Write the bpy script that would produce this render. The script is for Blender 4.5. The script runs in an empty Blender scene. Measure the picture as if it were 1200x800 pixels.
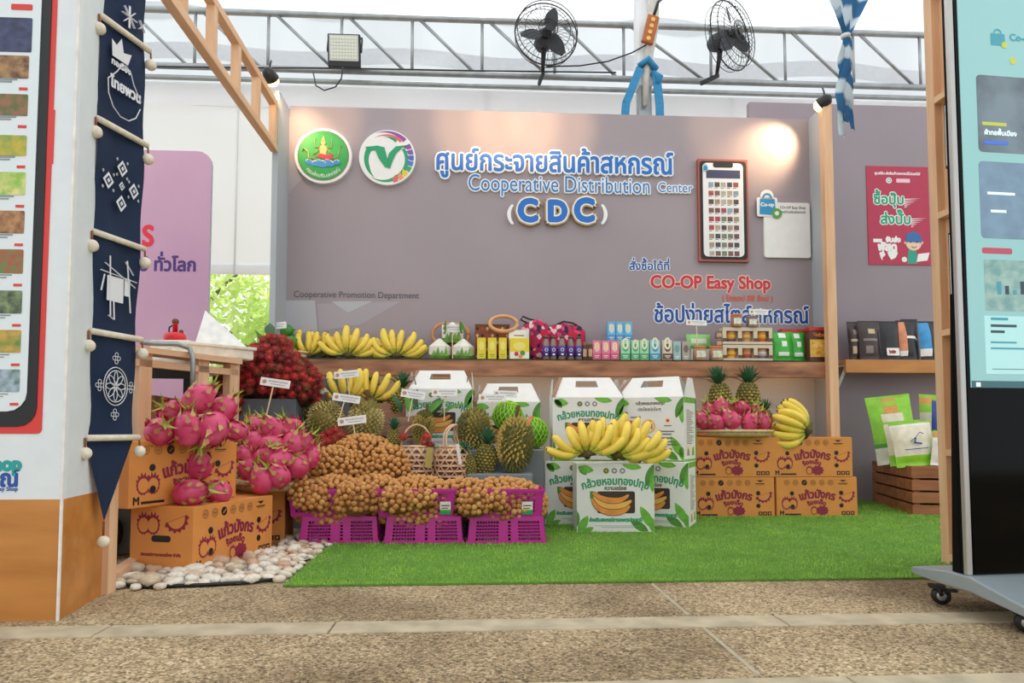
import bpy, math, random
from mathutils import Matrix, Vector
from mathutils.geometry import interpolate_bezier, tessellate_polygon
random.seed(7)
S = bpy.context.scene
PI = math.pi
# ---------------------------------------------------------------- camera, world, light, exposure
CAM_H = .5; F = 800.0; CY = 462.0; PITCH = math.atan(43/800)
A = math.radians(3.2)                      # the stand is turned a little to the camera
cam = bpy.data.cameras.new('camera'); camo = bpy.data.objects.new('camera', cam)
S.collection.objects.link(camo); S.camera = camo
cam.lens = 24; cam.sensor_width = 36; cam.shift_y = 62/1200; cam.clip_end = 200
camo.location = (0, 0, CAM_H); camo.rotation_euler = (PI/2 + PITCH, 0, 0)
S.view_settings.view_transform = 'Standard'; S.view_settings.look = 'None'
S.view_settings.gamma = 1; S.view_settings.exposure = 0.0
w = bpy.data.worlds.new('sky'); S.world = w; w.use_nodes = True
nt = w.node_tree; bg = nt.nodes['Background']
bg.inputs[0].default_value = (.93, .97, 1, 1); bg.inputs[1].default_value = 1.3
def light(name, kind, loc, energy, col, target=None, **k):
    l = bpy.data.lights.new(name, kind); l.energy = energy; l.color = col
    for a, b in k.items(): setattr(l, a, b)
    o = bpy.data.objects.new(name, l); S.collection.objects.link(o); o.location = loc
    if target is not None:
        o.rotation_euler = (Vector(target)-Vector(loc)).to_track_quat('-Z', 'Y').to_euler()
    return o
light('sun', 'SUN', (0, 0, 10), 3.9, (1, .98, .95), target=(1.5, -5, 0), angle=math.radians(6))

# ---------------------------------------------------------------- geometry helpers
def ray(px, py):
    u = (px-600)/F; q = (CY-py)/F; c, s = math.cos(PITCH), math.sin(PITCH)
    return Vector((u, c-q*s, s+q*c))
def W(px, py, D):                           # point seen at (px,py) at depth D
    d = ray(px, py); t = D/d.y
    return Vector((d.x*t, D, CAM_H+d.z*t))
def Gd(px, py):                             # point of the ground
    d = ray(px, py); t = -CAM_H/d.z
    return Vector((d.x*t, d.y*t, 0))
cA, sA = math.cos(A), math.sin(A)
def B(u, v, z=0): return Vector((u*cA-v*sA, u*sA+v*cA, z))     # stand coordinates -> world
def V(px, py, v):                           # (u, z) on the stand plane v
    d = ray(px, py); du = d.x*cA+d.y*sA; dv = -d.x*sA+d.y*cA; t = v/dv
    return (t*du, CAM_H+t*d.z)
def WV(px, py, v):
    u, z = V(px, py, v); return B(u, v, z)

def lin(h):
    h = h.lstrip('#'); r = [int(h[i:i+2], 16)/255 for i in (0, 2, 4)]
    return tuple(c/12.92 if c <= .04045 else ((c+.055)/1.055)**2.4 for c in r)+(1,)
MATS = {}
def mat(name, h, rough=.6, metal=0, var=.1, vs=20, bump=0, bs=60, emis=0, trans=0, coat=0, stretch=None, col2=None, spec=None, ramp=None):
    if name in MATS: return MATS[name]
    m = bpy.data.materials.new(name); m.use_nodes = True; n = m.node_tree.nodes; l = m.node_tree.links
    b = n['Principled BSDF']; c = lin(h)
    b.inputs['Roughness'].default_value = rough; b.inputs['Metallic'].default_value = metal
    if spec is not None: b.inputs['Specular IOR Level'].default_value = spec
    if coat: b.inputs['Coat Weight'].default_value = coat; b.inputs['Coat Roughness'].default_value = .05
    tc = n.new('ShaderNodeTexCoord'); mp = n.new('ShaderNodeMapping'); l.new(tc.outputs['Object'], mp.inputs[0])
    if stretch: mp.inputs['Scale'].default_value = stretch
    if var or col2:
        nz = n.new('ShaderNodeTexNoise'); nz.inputs['Scale'].default_value = vs; nz.inputs['Detail'].default_value = 4
        l.new(mp.outputs[0], nz.inputs[0])
        r = n.new('ShaderNodeValToRGB'); l.new(nz.outputs[0], r.inputs[0])
        lo, hi = ramp or (.35, .65)
        r.color_ramp.elements[0].position = lo; r.color_ramp.elements[1].position = hi
        if col2: r.color_ramp.elements[0].color = lin(col2); r.color_ramp.elements[1].color = c
        else:
            r.color_ramp.elements[0].color = tuple(x*(1-var) for x in c[:3])+(1,)
            r.color_ramp.elements[1].color = tuple(min(1, x*(1+var)) for x in c[:3])+(1,)
        l.new(r.outputs[0], b.inputs['Base Color'])
        if emis: l.new(r.outputs[0], b.inputs['Emission Color'])
    else: b.inputs['Base Color'].default_value = c; b.inputs['Emission Color'].default_value = c
    b.inputs['Emission Strength'].default_value = emis
    if bump:
        nb = n.new('ShaderNodeTexNoise'); nb.inputs['Scale'].default_value = bs; l.new(mp.outputs[0], nb.inputs[0])
        bp = n.new('ShaderNodeBump'); bp.inputs['Strength'].default_value = bump; bp.inputs['Distance'].default_value = .01
        l.new(nb.outputs[0], bp.inputs['Height']); l.new(bp.outputs[0], b.inputs['Normal'])
    if trans:
        t = n.new('ShaderNodeBsdfTranslucent'); t.inputs[0].default_value = c
        mx = n.new('ShaderNodeMixShader'); mx.inputs[0].default_value = trans
        l.new(b.outputs[0], mx.inputs[1]); l.new(t.outputs[0], mx.inputs[2]); l.new(mx.outputs[0], n['Material Output'].inputs[0])
    MATS[name] = m; return m
def wood(name, h, h2, vs=3, st=(1, 12, 12), rough=.55):
    return mat(name, h, rough, col2=h2, vs=vs, stretch=st, bump=.08, bs=8, ramp=(.3, .7))

def inside(x, y, P):
    c = False
    for (x0, y0), (x1, y1) in zip(P, P[1:]+P[:1]):
        if (y0 > y) != (y1 > y) and x < (x1-x0)*(y-y0)/(y1-y0)+x0: c = not c
    return c
# glyphs of the built-in font, laid out here so that stacked Thai marks sit clear of each other
GL = {}
_tc = bpy.data.curves.new('glyph', 'FONT'); _tc.resolution_u = 2; _to = bpy.data.objects.new('glyph', _tc); S.collection.objects.link(_to)
def _mesh_of(s):
    _tc.body = s; dg = bpy.context.evaluated_depsgraph_get(); dg.update()
    cu = _to.to_curve(dg); loops = []
    for sp in cu.splines:                    # every outline is filled on its own with the holes inside it
        bp = sp.bezier_points; pl = []
        for i in range(len(bp)):
            a, b = bp[i], bp[(i+1) % len(bp)]
            straight = (a.handle_right-a.co).length < 1e-5 and (b.handle_left-b.co).length < 1e-5
            d1 = (b.co-a.co); straight = straight or (d1.length > 0 and max((a.handle_right-a.co).cross(d1).length, (b.handle_left-b.co).cross(d1).length) < 1e-5*d1.length)
            q = interpolate_bezier(a.co, a.handle_right, b.handle_left, b.co, 2 if straight else 5)
            pl += [(p.x, p.y) for p in q[:-1]]
        if len(pl) > 2: loops.append(pl)
    _to.to_curve_clear()
    def area(P): return sum(x0*y1-x1*y0 for (x0, y0), (x1, y1) in zip(P, P[1:]+P[:1]))/2
    if not loops: return ([], [])
    sgn = 1 if area(max(loops, key=lambda P: abs(area(P)))) > 0 else -1
    outs = [P for P in loops if area(P)*sgn > 0]; holes = [P for P in loops if area(P)*sgn < 0]; V_ = []; F_ = []
    for P in outs:
        hs = [H for H in holes if inside(H[0][0], H[0][1], P)]; allp = P+[p for H in hs for p in H]
        tri = tessellate_polygon([[Vector((x, y, 0)) for x, y in Q] for Q in [P]+hs]); n = len(V_); V_ += allp
        for t in tri:
            (x0, y0), (x1, y1), (x2, y2) = (allp[k] for k in t)
            F_.append(tuple(n+k for k in (t if (x1-x0)*(y2-y0)-(x2-x0)*(y1-y0) > 0 else t[::-1])))
    return V_, F_
def _maxx(s):
    _tc.body = s; dg = bpy.context.evaluated_depsgraph_get(); dg.update()
    cu = _to.to_curve(dg); m = max(p.co.x for sp in cu.splines for p in sp.bezier_points); _to.to_curve_clear(); return m
UPPER = '\u0e31\u0e34\u0e35\u0e36\u0e37\u0e47\u0e4d'; TONE = '\u0e48\u0e49\u0e4a\u0e4b\u0e4c'; LOWER = '\u0e38\u0e39\u0e3a'
_bar = None
def glyph(ch):
    global _bar
    if ch not in GL:
        if _bar is None: _bar = _maxx('|')
        adv = 0 if ch in UPPER+TONE+LOWER else _maxx(ch+'|')-_bar
        GL[ch] = (([], []) if ch == ' ' else _mesh_of(ch))+(adv,)
    return GL[ch]
def layout(s):
    x = 0; out = []; prev = ''
    for ch in s:
        vs, fs, adv = glyph(ch); dy = 0
        if ch in TONE and prev in UPPER and prev: dy = .2
        out.append((ch, x, dy, vs, fs)); x += adv; prev = ch
    return out, x

class MB:
    def __init__(s): s.v = []; s.f = []; s.m = []; s.s = []; s.M = Matrix()
    def add(s, vs, fs, m=0, smooth=False):
        n = len(s.v); M = s.M
        s.v += [tuple(M @ Vector(p)) for p in vs]
        for i, f in enumerate(fs):
            s.f.append(tuple(n+k for k in f)); s.m.append(m[i] if isinstance(m, list) else m); s.s.append(smooth)
        return s
    def box(s, x0, x1, y0, y1, z0, z1, m=0):
        return s.add([(x, y, z) for z in (z0, z1) for y in (y0, y1) for x in (x0, x1)],
                     [(0, 2, 3, 1), (4, 5, 7, 6), (0, 1, 5, 4), (2, 6, 7, 3), (0, 4, 6, 2), (1, 3, 7, 5)], m)
    def hexa(s, b, t, m=0):                 # bottom quad, top quad (counter-clockwise from above)
        return s.add(list(b)+list(t), [(3, 2, 1, 0), (4, 5, 6, 7), (0, 1, 5, 4), (1, 2, 6, 5), (2, 3, 7, 6), (3, 0, 4, 7)], m)
    def beam(s, p, q, wd, hg, m=0):         # square bar between two points
        p, q = Vector(p), Vector(q); d = (q-p).normalized()
        up = Vector((0, 0, 1)) if abs(d.z) < .95 else Vector((0, 1, 0))
        r = d.cross(up).normalized()*wd/2; u = r.cross(d).normalized()*hg/2
        return s.hexa([p-r-u, p+r-u, p+r+u, p-r+u], [q-r-u, q+r-u, q+r+u, q-r+u], m)
    def tube(s, pts, r, n=8, m=0, smooth=True, flat=1.0):
        pts = [Vector(p) for p in pts]; k = len(pts)
        rs = r if isinstance(r, (list, tuple)) else [r]*k
        vs = []; side = None
        for i, p in enumerate(pts):
            d = (pts[min(i+1, k-1)]-pts[max(i-1, 0)]).normalized()
            if side is None:
                side = d.cross(Vector((0, 0, 1)) if abs(d.z) < .9 else Vector((0, 1, 0))).normalized()
            side = (side-d*side.dot(d)).normalized(); up = d.cross(side)
            for j in range(n):
                a = 2*PI*j/n; vs.append(p+side*math.cos(a)*rs[i]+up*math.sin(a)*rs[i]*flat)
        fs = []; ms = []
        for i in range(k-1):
            for j in range(n):
                fs.append((i*n+j, i*n+(j+1) % n, (i+1)*n+(j+1) % n, (i+1)*n+j)); ms.append(m[i] if isinstance(m, list) else m)
        fs.append(tuple(range(n-1, -1, -1))); ms.append(ms[0]); fs.append(tuple((k-1)*n+j for j in range(n))); ms.append(ms[-2])
        return s.add(vs, fs, ms, smooth)
    def lathe(s, prof, n=16, m=0, smooth=True, c=(0, 0, 0), sx=1, sy=1):
        vs = []; fs = []; ms = []; k = len(prof)
        for r, z in prof:
            for j in range(n):
                a = 2*PI*j/n; vs.append((c[0]+r*math.cos(a)*sx, c[1]+r*math.sin(a)*sy, c[2]+z))
        for i in range(k-1):
            for j in range(n):
                fs.append((i*n+j, i*n+(j+1) % n, (i+1)*n+(j+1) % n, (i+1)*n+j)); ms.append(m[i] if isinstance(m, list) else m)
        if prof[0][0] > 1e-4: fs.append(tuple(range(n-1, -1, -1))); ms.append(ms[0])
        if prof[-1][0] > 1e-4: fs.append(tuple((k-1)*n+j for j in range(n))); ms.append(ms[-2])
        return s.add(vs, fs, ms, smooth)
    def ell(s, c, rx, ry, rz, n=12, k=8, m=0):
        return s.lathe([(max(1e-5, math.sin(PI*i/k)), -math.cos(PI*i/k)*rz) for i in range(k+1)], n, m, True, c, rx, ry)
    def plate(s, pts, y0=0, y1=.002, m=0, edge=None):   # outline in x,z ; front at y0
        n = len(pts); vs = [(x, y0, z) for x, z in pts]+[(x, y1, z) for x, z in pts]
        s.add(vs, [tuple(range(n))], m)
        s.add(vs, [tuple(range(2*n-1, n-1, -1))]+[(i, (i+1) % n, n+(i+1) % n, n+i) for i in range(n)], m if edge is None else edge)
        return s
    def disc(s, x, z, r, y0=0, y1=.001, m=0, n=20, rz=None):
        return s.plate([(x+r*math.cos(2*PI*i/n), z+(rz or r)*math.sin(2*PI*i/n)) for i in range(n)], y0, y1, m)
    def rect(s, x0, x1, z0, z1, y0=0, y1=.001, m=0, r=0, edge=None):
        if not r: return s.plate([(x0, z0), (x1, z0), (x1, z1), (x0, z1)], y0, y1, m, edge)
        p = []
        for cx, cz, a0 in ((x1-r, z0+r, -PI/2), (x1-r, z1-r, 0), (x0+r, z1-r, PI/2), (x0+r, z0+r, PI)):
            p += [(cx+r*math.cos(a0+PI/2*i/4), cz+r*math.sin(a0+PI/2*i/4)) for i in range(5)]
        return s.plate(p, y0, y1, m, edge)
    def ring(s, x, z, r, wd, y0=0, m=0, n=20, a0=0, a1=2*PI, w2=None):
        vs = []; fs = []
        for i in range(n+1):
            t = i/n; a = a0+(a1-a0)*t; ww = wd+((w2 if w2 is not None else wd)-wd)*t
            for q in (r, r-ww): vs.append((x+q*math.cos(a), y0, z+q*math.sin(a)))
        for i in range(n): fs.append((2*i, 2*i+1, 2*i+3, 2*i+2))
        return s.add(vs, fs, m)
    def text(s, t, x0, x1, z, y=0, m=0, bold=0, ext=0, hs=1, arc=0, step=8):
        g, wd = layout(t); k = (x1-x0)/wd; cx = (x0+x1)/2
        offs = [(0, 0)]+([(bold*math.cos(2*PI*i/step), bold*math.sin(2*PI*i/step)) for i in range(step)] if bold else [])
        for ch, gx, dy, vs, fs in g:
            if not vs: continue
            for j, (ox, oz) in enumerate(offs):
                p = []
                for a, b in vs:
                    X = x0+(gx+a)*k+ox; Z = (b+dy)*k*hs+oz
                    if arc:
                        th = (X-cx)/arc; X, Z = cx+(arc+Z)*math.sin(th), (arc+Z)*math.cos(th)-arc
                    p.append((X, y-j*2e-6, z+Z))
                s.add(p, fs, m)
                if ext:
                    n = len(p); cnt = {}
                    for f in fs:
                        for i in range(len(f)):
                            e = (f[i], f[(i+1) % len(f)]); cnt[e] = cnt.get(e, 0)+1
                    bd = [e for e in cnt if (e[1], e[0]) not in cnt]
                    s.add(p+[(q[0], q[1]+ext, q[2]) for q in p], [(b_, a_, a_+n, b_+n) for a_, b_ in bd], m)
        return s
    def mesh(s, name, mats):
        me = bpy.data.meshes.new(name); me.from_pydata(s.v, [], s.f)
        for m in mats: me.materials.append(m)
        me.polygons.foreach_set('material_index', s.m); me.polygons.foreach_set('use_smooth', s.s); me.update()
        return me
    def build(s, name, mats, parent=None, loc=None, rz=0, rot=None, bevel=0, label=None, cat=None, group=None, kind=None, seg=2):
        if not isinstance(mats, (list, tuple)): mats = [mats]
        o = link(name, s.mesh(name, mats), parent, loc, rz, rot)
        if bevel:
            b = o.modifiers.new('bevel', 'BEVEL'); b.width = bevel; b.segments = seg; b.limit_method = 'ANGLE'; b.angle_limit = .7
        return tag(o, label, cat, group, kind)
def link(name, data, parent=None, loc=None, rz=0, rot=None):
    o = bpy.data.objects.new(name, data); S.collection.objects.link(o)
    if parent is not None: o.parent = parent
    if loc is not None: o.location = loc
    o.rotation_euler = rot if rot is not None else (0, 0, rz)
    return o
def tag(o, label=None, cat=None, group=None, kind=None):
    for k, v in (('label', label), ('category', cat), ('group', group), ('kind', kind)):
        if v: o[k] = v
    return o
def thing(name, label, cat, loc, rz=0, group=None, rot=None):
    o = link(name, None, None, loc, rz, rot); o.empty_display_size = .05
    return tag(o, label, cat, group)
def dup(o, loc=None, rot=None, label=None, group=None, parent=None, scale=None):
    c = o.copy(); S.collection.objects.link(c)
    if parent is not None: c.parent = parent
    if loc is not None: c.location = loc
    if rot is not None: c.rotation_euler = rot
    if scale is not None: c.scale = scale
    if label: c['label'] = label
    if group: c['group'] = group
    for ch in list(o.children): dup(ch, parent=c)
    return c
class First:                                # hands out the original once, then copies
    def __init__(s, o): s.o = o; s.used = False
    def __call__(s, loc, rot, label=None, group=None, scale=None):
        if not s.used:
            s.used = True; o = s.o; o.location = loc; o.rotation_euler = rot
            if label: o['label'] = label
            if group: o['group'] = group
            if scale is not None: o.scale = scale
            return o
        return dup(s.o, loc, rot, label, group, scale=scale or (1, 1, 1))
def R(d): return math.radians(d)
# ---------------------------------------------------------------- materials
white = mat('white', '#f2f1ee', .55, var=.02)
paper = mat('paper', '#eeece8', .6, var=.03)
black = mat('black', '#151517', .5, var=0)
darkgrey = mat('dark_grey', '#3c3f44', .6, var=.05)
printblue = mat('print_blue', '#1a6fc4', .45, var=0)
navyp = mat('print_navy', '#1c4fa0', .45, var=0)
redp = mat('print_red', '#cf2f42', .45, var=0)
orangep = mat('print_orange', '#d4603a', .5, var=0)
greenp = mat('print_green', '#1d9a5b', .5, var=0)
leafp = mat('print_leaf', '#6fb23a', .5, var=.15, vs=30)
maroon = mat('print_maroon', '#8e1f3c', .6, var=0)
card = mat('cardboard_orange', '#dc8f45', .75, var=.05, vs=8)
cardin = mat('cardboard_inner', '#c47f3e', .8, var=.06)
pine = wood('pine', '#e8c19a', '#d6a57c', 2.5, (9, 9, 1))
pineh = wood('pine_lengthwise', '#e8c19a', '#d6a57c', 2.5, (9, 1, 9))
pinex = wood('pine_crosswise', '#e8c19a', '#d6a57c', 2.5, (1, 9, 9))
stain = wood('stained_beam', '#c2875f', '#7a4c34', 4.0, (1, 3, 5))
oak = wood('oak_laminate', '#d08e48', '#b0702c', 2.2, (1, 5, 5), .4)
steel = mat('galvanised_steel', '#9fa3a4', .45, .7, var=.1, vs=12)
fabric = mat('tent_fabric', '#fbfbfc', .8, var=.02, trans=.65, vs=2, bump=.15, bs=1.5)
stalk = mat('brown_stalk', '#6b4a2c', .8)
leafg = mat('leaf_green', '#4f8a2c', .5, var=.25)
darkleaf = mat('dark_leaf', '#2f5a30', .5, var=.25)

# ---------------------------------------------------------------- ground
def aggregate():
    m = mat('exposed_aggregate', '#8f8375', .85, var=0); n = m.node_tree.nodes; l = m.node_tree.links; b = n['Principled BSDF']
    tc = n['Texture Coordinate'] if 'Texture Coordinate' in n else n.new('ShaderNodeTexCoord')
    vo = n.new('ShaderNodeTexVoronoi'); vo.inputs['Scale'].default_value = 170; l.new(tc.outputs['Object'], vo.inputs[0])
    r = n.new('ShaderNodeValToRGB'); sp = n.new('ShaderNodeSeparateColor'); l.new(vo.outputs['Color'], sp.inputs[0]); l.new(sp.outputs[0], r.inputs[0])
    e = r.color_ramp.elements; e[0].color = lin('#63533c'); e[1].color = lin('#dccba6')
    for p, c in ((.25, '#94805f'), (.5, '#b09a77'), (.75, '#bfa680')): q = e.new(p); q.color = lin(c)
    nz = n.new('ShaderNodeTexNoise'); nz.inputs['Scale'].default_value = 1.6; nz.inputs['Detail'].default_value = 5; l.new(tc.outputs['Object'], nz.inputs[0])
    r2 = n.new('ShaderNodeValToRGB'); l.new(nz.outputs[0], r2.inputs[0]); r2.color_ramp.elements[0].position = .35; r2.color_ramp.elements[1].position = .6
    r2.color_ramp.elements[0].color = lin('#b3aaa0'); r2.color_ramp.elements[1].color = (1, 1, 1, 1)
    mx = n.new('ShaderNodeMix'); mx.data_type = 'RGBA'; mx.blend_type = 'MULTIPLY'; mx.inputs[0].default_value = 1
    l.new(r.outputs[0], mx.inputs[6]); l.new(r2.outputs[0], mx.inputs[7]); l.new(mx.outputs[2], b.inputs['Base Color'])
    bp = n.new('ShaderNodeBump'); bp.inputs['Strength'].default_value = .6; bp.inputs['Distance'].default_value = .004; bp.invert = True
    l.new(vo.outputs['Distance'], bp.inputs['Height']); l.new(bp.outputs[0], b.inputs['Normal'])
    return m
agg = aggregate()
cement = mat('cement_band', '#b5a78c', .85, var=.16, vs=14, bump=.3, bs=200)
earth = MB().box(-14, 14, -4, 16, -.12, -.045)
ground = earth.build('floor', mat('bedding', '#6e665c', .9), rz=A, kind='structure')
g = .004
us = [-9, -4.4, -1.95, .515, 2.95, 5.4, 9]
def slab(name, u0, u1, v0, v1, m, top=0):
    mb = MB().box(u0+g/2, u1-g/2, v0+g/2, v1-g/2, -.045, top)
    return mb.build(name, m, ground, bevel=.003)
for v0, v1 in ((-3, -.9), (-.9, 1.287), (1.387, 1.744), (1.849, 2.6), (2.6, 5), (5, 7.5), (7.5, 11)):
    for i in range(len(us)-1):
        slab('paving_slab', us[i]+.07, us[i+1]+.07, v0, v1, agg)
for v0, v1, cuts in ((1.744, 1.849, (-9, -3.3, -.93, -.36, .815, 2.1, 3.4, 9)), (1.287, 1.387, (-9, -2.6, -1.4, -.38, .76, 1.95, 3.1, 9))):
    for a_, b_ in zip(cuts, cuts[1:]): slab('cement_strip', a_, b_, v0, v1, cement, .001)

mortar = mat('mortar', '#b0a48d', .85, var=.1, vs=30)
for v0, v1 in ((-.9, 1.287), (1.387, 1.744), (1.849, 2.25)):
    MB().box(.585-.005, .585+.005, v0+.01, v1-.01, -.04, .0015).build('mortar_joint', mortar, ground)
# ---------------------------------------------------------------- artificial turf
turfm = mat('turf_backing', '#5f8c30', .9, var=.2, vs=60, stretch=(1, 3, 1), bump=.4, bs=300)
bladem = mat('turf_blades', '#a8d256', .7, col2='#86b446', vs=5)
TV0, TV1, TU0, TU1 = 2.256, 4.48, -.66, 3.2
tb = MB()
tb.add([(TU0+.05, TV0, .001), (TU1, TV0, .001), (TU1, TV1, .001), (TU0, TV1, .001), (TU0+.05, TV0, .007), (TU1, TV0, .007), (TU1, TV1, .007), (TU0, TV1, .007)],
       [(3, 2, 1, 0), (4, 5, 6, 7), (0, 1, 5, 4), (1, 2, 6, 5), (2, 3, 7, 6), (3, 0, 4, 7)])
tb.box(2.33, TU1, TV1, 4.755, .001, .007)
turf = tb.build('turf_mat', turfm, rz=A, label='bright green artificial grass mat laid over the paving', cat='mat')
rt = random.Random(3); bv = []; bf = []
for i in range(75000):
    t = rt.random()**1.4; v = TV0+t*(TV1-TV0); lo = TU0+.05*(1-t); u = lo+rt.random()*(TU1-lo)
    a = rt.random()*PI; h = .006+.007*rt.random(); wx = .0016*(1+t)*math.cos(a); wy = .0016*(1+t)*math.sin(a)
    k = len(bv); bv += [(u-wx, v-wy, .006), (u+wx, v+wy, .006), (u+rt.gauss(0, .003), v+rt.gauss(-.002, .003), .006+h)]; bf.append((k, k+1, k+2))
me = bpy.data.meshes.new('grass_blades'); me.from_pydata(bv, [], bf); me.materials.append(bladem)
tag(link('grass_blades', me, turf), kind='stuff')
# ---------------------------------------------------------------- stand walls
VW = 4.487; UL, UR = -1.2235, 2.301; WH = 2.65
backm = mat('backdrop_print', '#a2969b', .6, var=.04, vs=1.2, bump=.05, bs=120)
backlow = mat('backdrop_plain', '#cccac6', .6, var=.03, vs=2)
facet = mat('facet_print', '#b9b9bf', .6, var=0); facet2 = mat('facet_print_pale', '#aba3aa', .6, var=0)
sidem = mat('return_panel', '#aeb3b8', .55, var=.03, vs=2)
mb = MB().box(UL, UR, VW, VW+.05, .92, WH, 0).box(UL, UR, VW+.003, VW+.05, 0, .92, 1)
def vp(*pts): return [V(px, py, VW) for px, py in pts]
mb.plate(vp((334, 352), (369, 352), (372, 388), (334, 393)), VW-.0012, VW, 2)
mb.plate(vp((388, 353), (436, 353), (408, 366)), VW-.0016, VW, 2)
mb.plate(vp((372, 356), (470, 353), (424, 380), (374, 388)), VW-.0012, VW, 3)
mb.plate(vp((334, 232), (372, 190), (334, 186)), VW-.0012, VW, 3)
wall = mb.build('wall_back', [backm, backlow, facet, facet2], rz=A, kind='structure')
MB().box(UL-.035, UL, VW-.245, VW+.05, 0, WH-.02).build('wall_left', sidem, rz=A, kind='structure')
MB().box(UR, UR+.02, VW-.245, VW+.05, 0, WH).build('wall_right', sidem, rz=A, kind='structure')
RV = 4.76
MB().box(UR-.3, 4.6, RV, RV+.05, 0, 2.9).build('wall_far_right', mat('bay_wall', '#978c93', .6, var=.04, vs=1.5, bump=.05, bs=120), rz=A, kind='structure')
up0, zt = V(979, 112, 4.2)
post = MB().box(2.245, 2.305, 4.185, 4.24, 0, 2.62).build('wooden_post', pine, rz=A, bevel=.003,
      label='pale pine post standing where the back wall meets the right bay', cat='post')

# ---------------------------------------------------------------- tent
TV = 5.8
tent = MB()
def sheet(mb, f, nu, nv, m=0):
    vs = [f(i/nu, j/nv) for j in range(nv+1) for i in range(nu+1)]
    mb.add(vs, [(j*(nu+1)+i, j*(nu+1)+i+1, (j+1)*(nu+1)+i+1, (j+1)*(nu+1)+i) for j in range(nv) for i in range(nu)], m, True)
sheet(tent, lambda s, t: (-9+19*s, TV+.1+.012*math.sin(s*90)+.02*math.sin(s*31), 1.84+(3.5-1.84)*t), 160, 6)
tent.box(-9, 10, TV+.085, TV+.115, 1.84, 1.92); tent.box(-9, 10, TV+.075, TV+.1, 3.3, 3.5)
tw = tent.build('wall_tent', fabric, rz=A, kind='structure')
for u in (-4.2, -2.05, .1, 2.3, 4.4): MB().box(u, u+.012, TV+.08, TV+.1, 1.84, 3.5).build('seam', mat('seam', '#dcdcda', .8, var=0), tw)
gable = MB()
sheet(gable, lambda s, t: (-9+19*s, TV+.9-.0*t+.05*math.sin(s*70+t*2)+.03*math.sin(s*23+4*t), 3.1+1.6*t), 200, 8)
gable.build('trim_1', mat('gable_fabric', '#d3d8dd', .8, col2='#bfc5cb', vs=.8, stretch=(3, 1, .6), trans=.6), rz=A, kind='structure')
vb = MB(); sheet(vb, lambda s, t: (-9+19*s, TV+.62+.03*math.sin(s*55), 3.98+.16*t+.02*math.sin(s*60)), 160, 2)
vb.build('trim_2', mat('roof_valance', '#cfd2d6', .8, trans=.3, var=.04), rz=A, kind='structure')
roof = MB(); sheet(roof, lambda s, t: (-9+19*s, TV+.9-10.5*t, 4.65+2.2*min(t*2, 2-2*t)+.02*math.sin(s*60)), 60, 12)
roof.build('ceiling', mat('roof_fabric', '#eef0f2', .8, var=.02, trans=.65), rz=A, kind='structure')
# truss: each chord, upright and brace is a piece of the one truss
tz0, tz1 = 3.60, 4.09
tr = thing('roof_truss', 'long grey steel lattice girder running across the tent above the display wall', 'truss', B(0, TV), A)
for nm, z, r in (('top_chord', tz1, .028), ('bottom_chord', tz0, .028), ('eave_pole', 3.50, .022)):
    MB().tube([(-9, 0, z), (10, 0, z)], r, 8).build(nm, steel, tr)
ux = [V(x, 70, TV)[0] for x in (228, 314, 400, 483, 565, 650, 731, 833, 920, 1000, 1078)]
st = ux[1]-ux[0]; ux = [ux[0]-st*k for k in range(6, 0, -1)]+ux+[ux[-1]+st*k for k in range(1, 5)]
for i, u in enumerate(ux):
    MB().tube([(u, 0, tz0), (u, 0, tz1)], .014, 6).build('upright', steel, tr)
    if i+1 < len(ux): MB().tube([(u+.05, 0, tz1), (ux[i+1]-.05, 0, tz0)], .014, 6).build('brace', steel, tr)
# centre pole
pu, _ = V(754, 60, 5.55)
pole = thing('tent_pole', 'square steel tent pole wrapped in white cloth behind the display wall', 'pole', B(pu, 5.55), A)
MB().box(-.055, .055, -.05, .05, 0, 4.6).build('shaft', steel, pole, bevel=.008)
MB().box(-.07, .07, -.07, .07, 3.38, 4.6).build('cloth_sleeve', mat('sleeve', '#e4e6e8', .7, var=.06, vs=4, bump=.4, bs=6), pole, bevel=.02)
MB().tube([(.07, -.09, 4.6), (.06, -.1, 3.9), (.0, -.09, 3.5), (-.01, -.085, 3.2)], [.05, .05, .035, .02], 8).build('hanging_cloth', mat('old_cloth', '#c9c6bd', .8, var=.12, vs=10, bump=.4), pole)
strapm = mat('blue_webbing', '#2f86b5', .7, var=.1, vs=30)
for nm, pts, lab in (('strap', [(-.06, 0, 3.5), (-.18, 0, 3.2), (-.27, 0, 2.2), (-.28, 0, 1.6)], 'blue webbing strap slanting down from the left side of the white wrapped pole'),
                     ('strap', [(.075, 0, 3.45), (.10, 0, 3.2), (.12, 0, 2.2), (.125, 0, 1.6)], 'blue webbing strap hanging straight down the right side of the wrapped pole')):
    sb = MB()
    for p, q in zip(pts, pts[1:]):
        vert = abs((Vector(q)-Vector(p)).normalized().z) > .95; sb.beam(p, q, .065 if vert else .02, .02 if vert else .065)
    sb.tube([(-.065, .02, 3.52), (0, -.03, 3.56), (.08, .02, 3.5)] if pts[0][0] < 0 else [(.05, .02, 3.47), (.1, -.02, 3.42), (.08, .02, 3.36)], .03, 6)
    sb.build(nm, strapm, None, B(pu, 5.43), A, label=lab, cat='strap', group='blue straps on the tent pole')
o = thing('power_strip', 'orange power socket box with lit sockets hanging on the tent pole', 'power strip', WV(762, 35, 5.4), 0, rot=(0, R(14), A))
MB().box(-.05, .05, -.02, .02, -.12, .12).build('casing', mat('orange_case', '#a95c1e', .4), o, bevel=.008)
for i in range(4):
    MB().disc(0, .08-i*.055, .018, -.024, -.02).build('socket', mat('socket_cream', '#e6b35a', .4, var=0), o)
MB().tube([(0, 0, .12), (.01, 0, .25), (.05, .05, .33)], .012, 6).build('hook', black, o)
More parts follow.
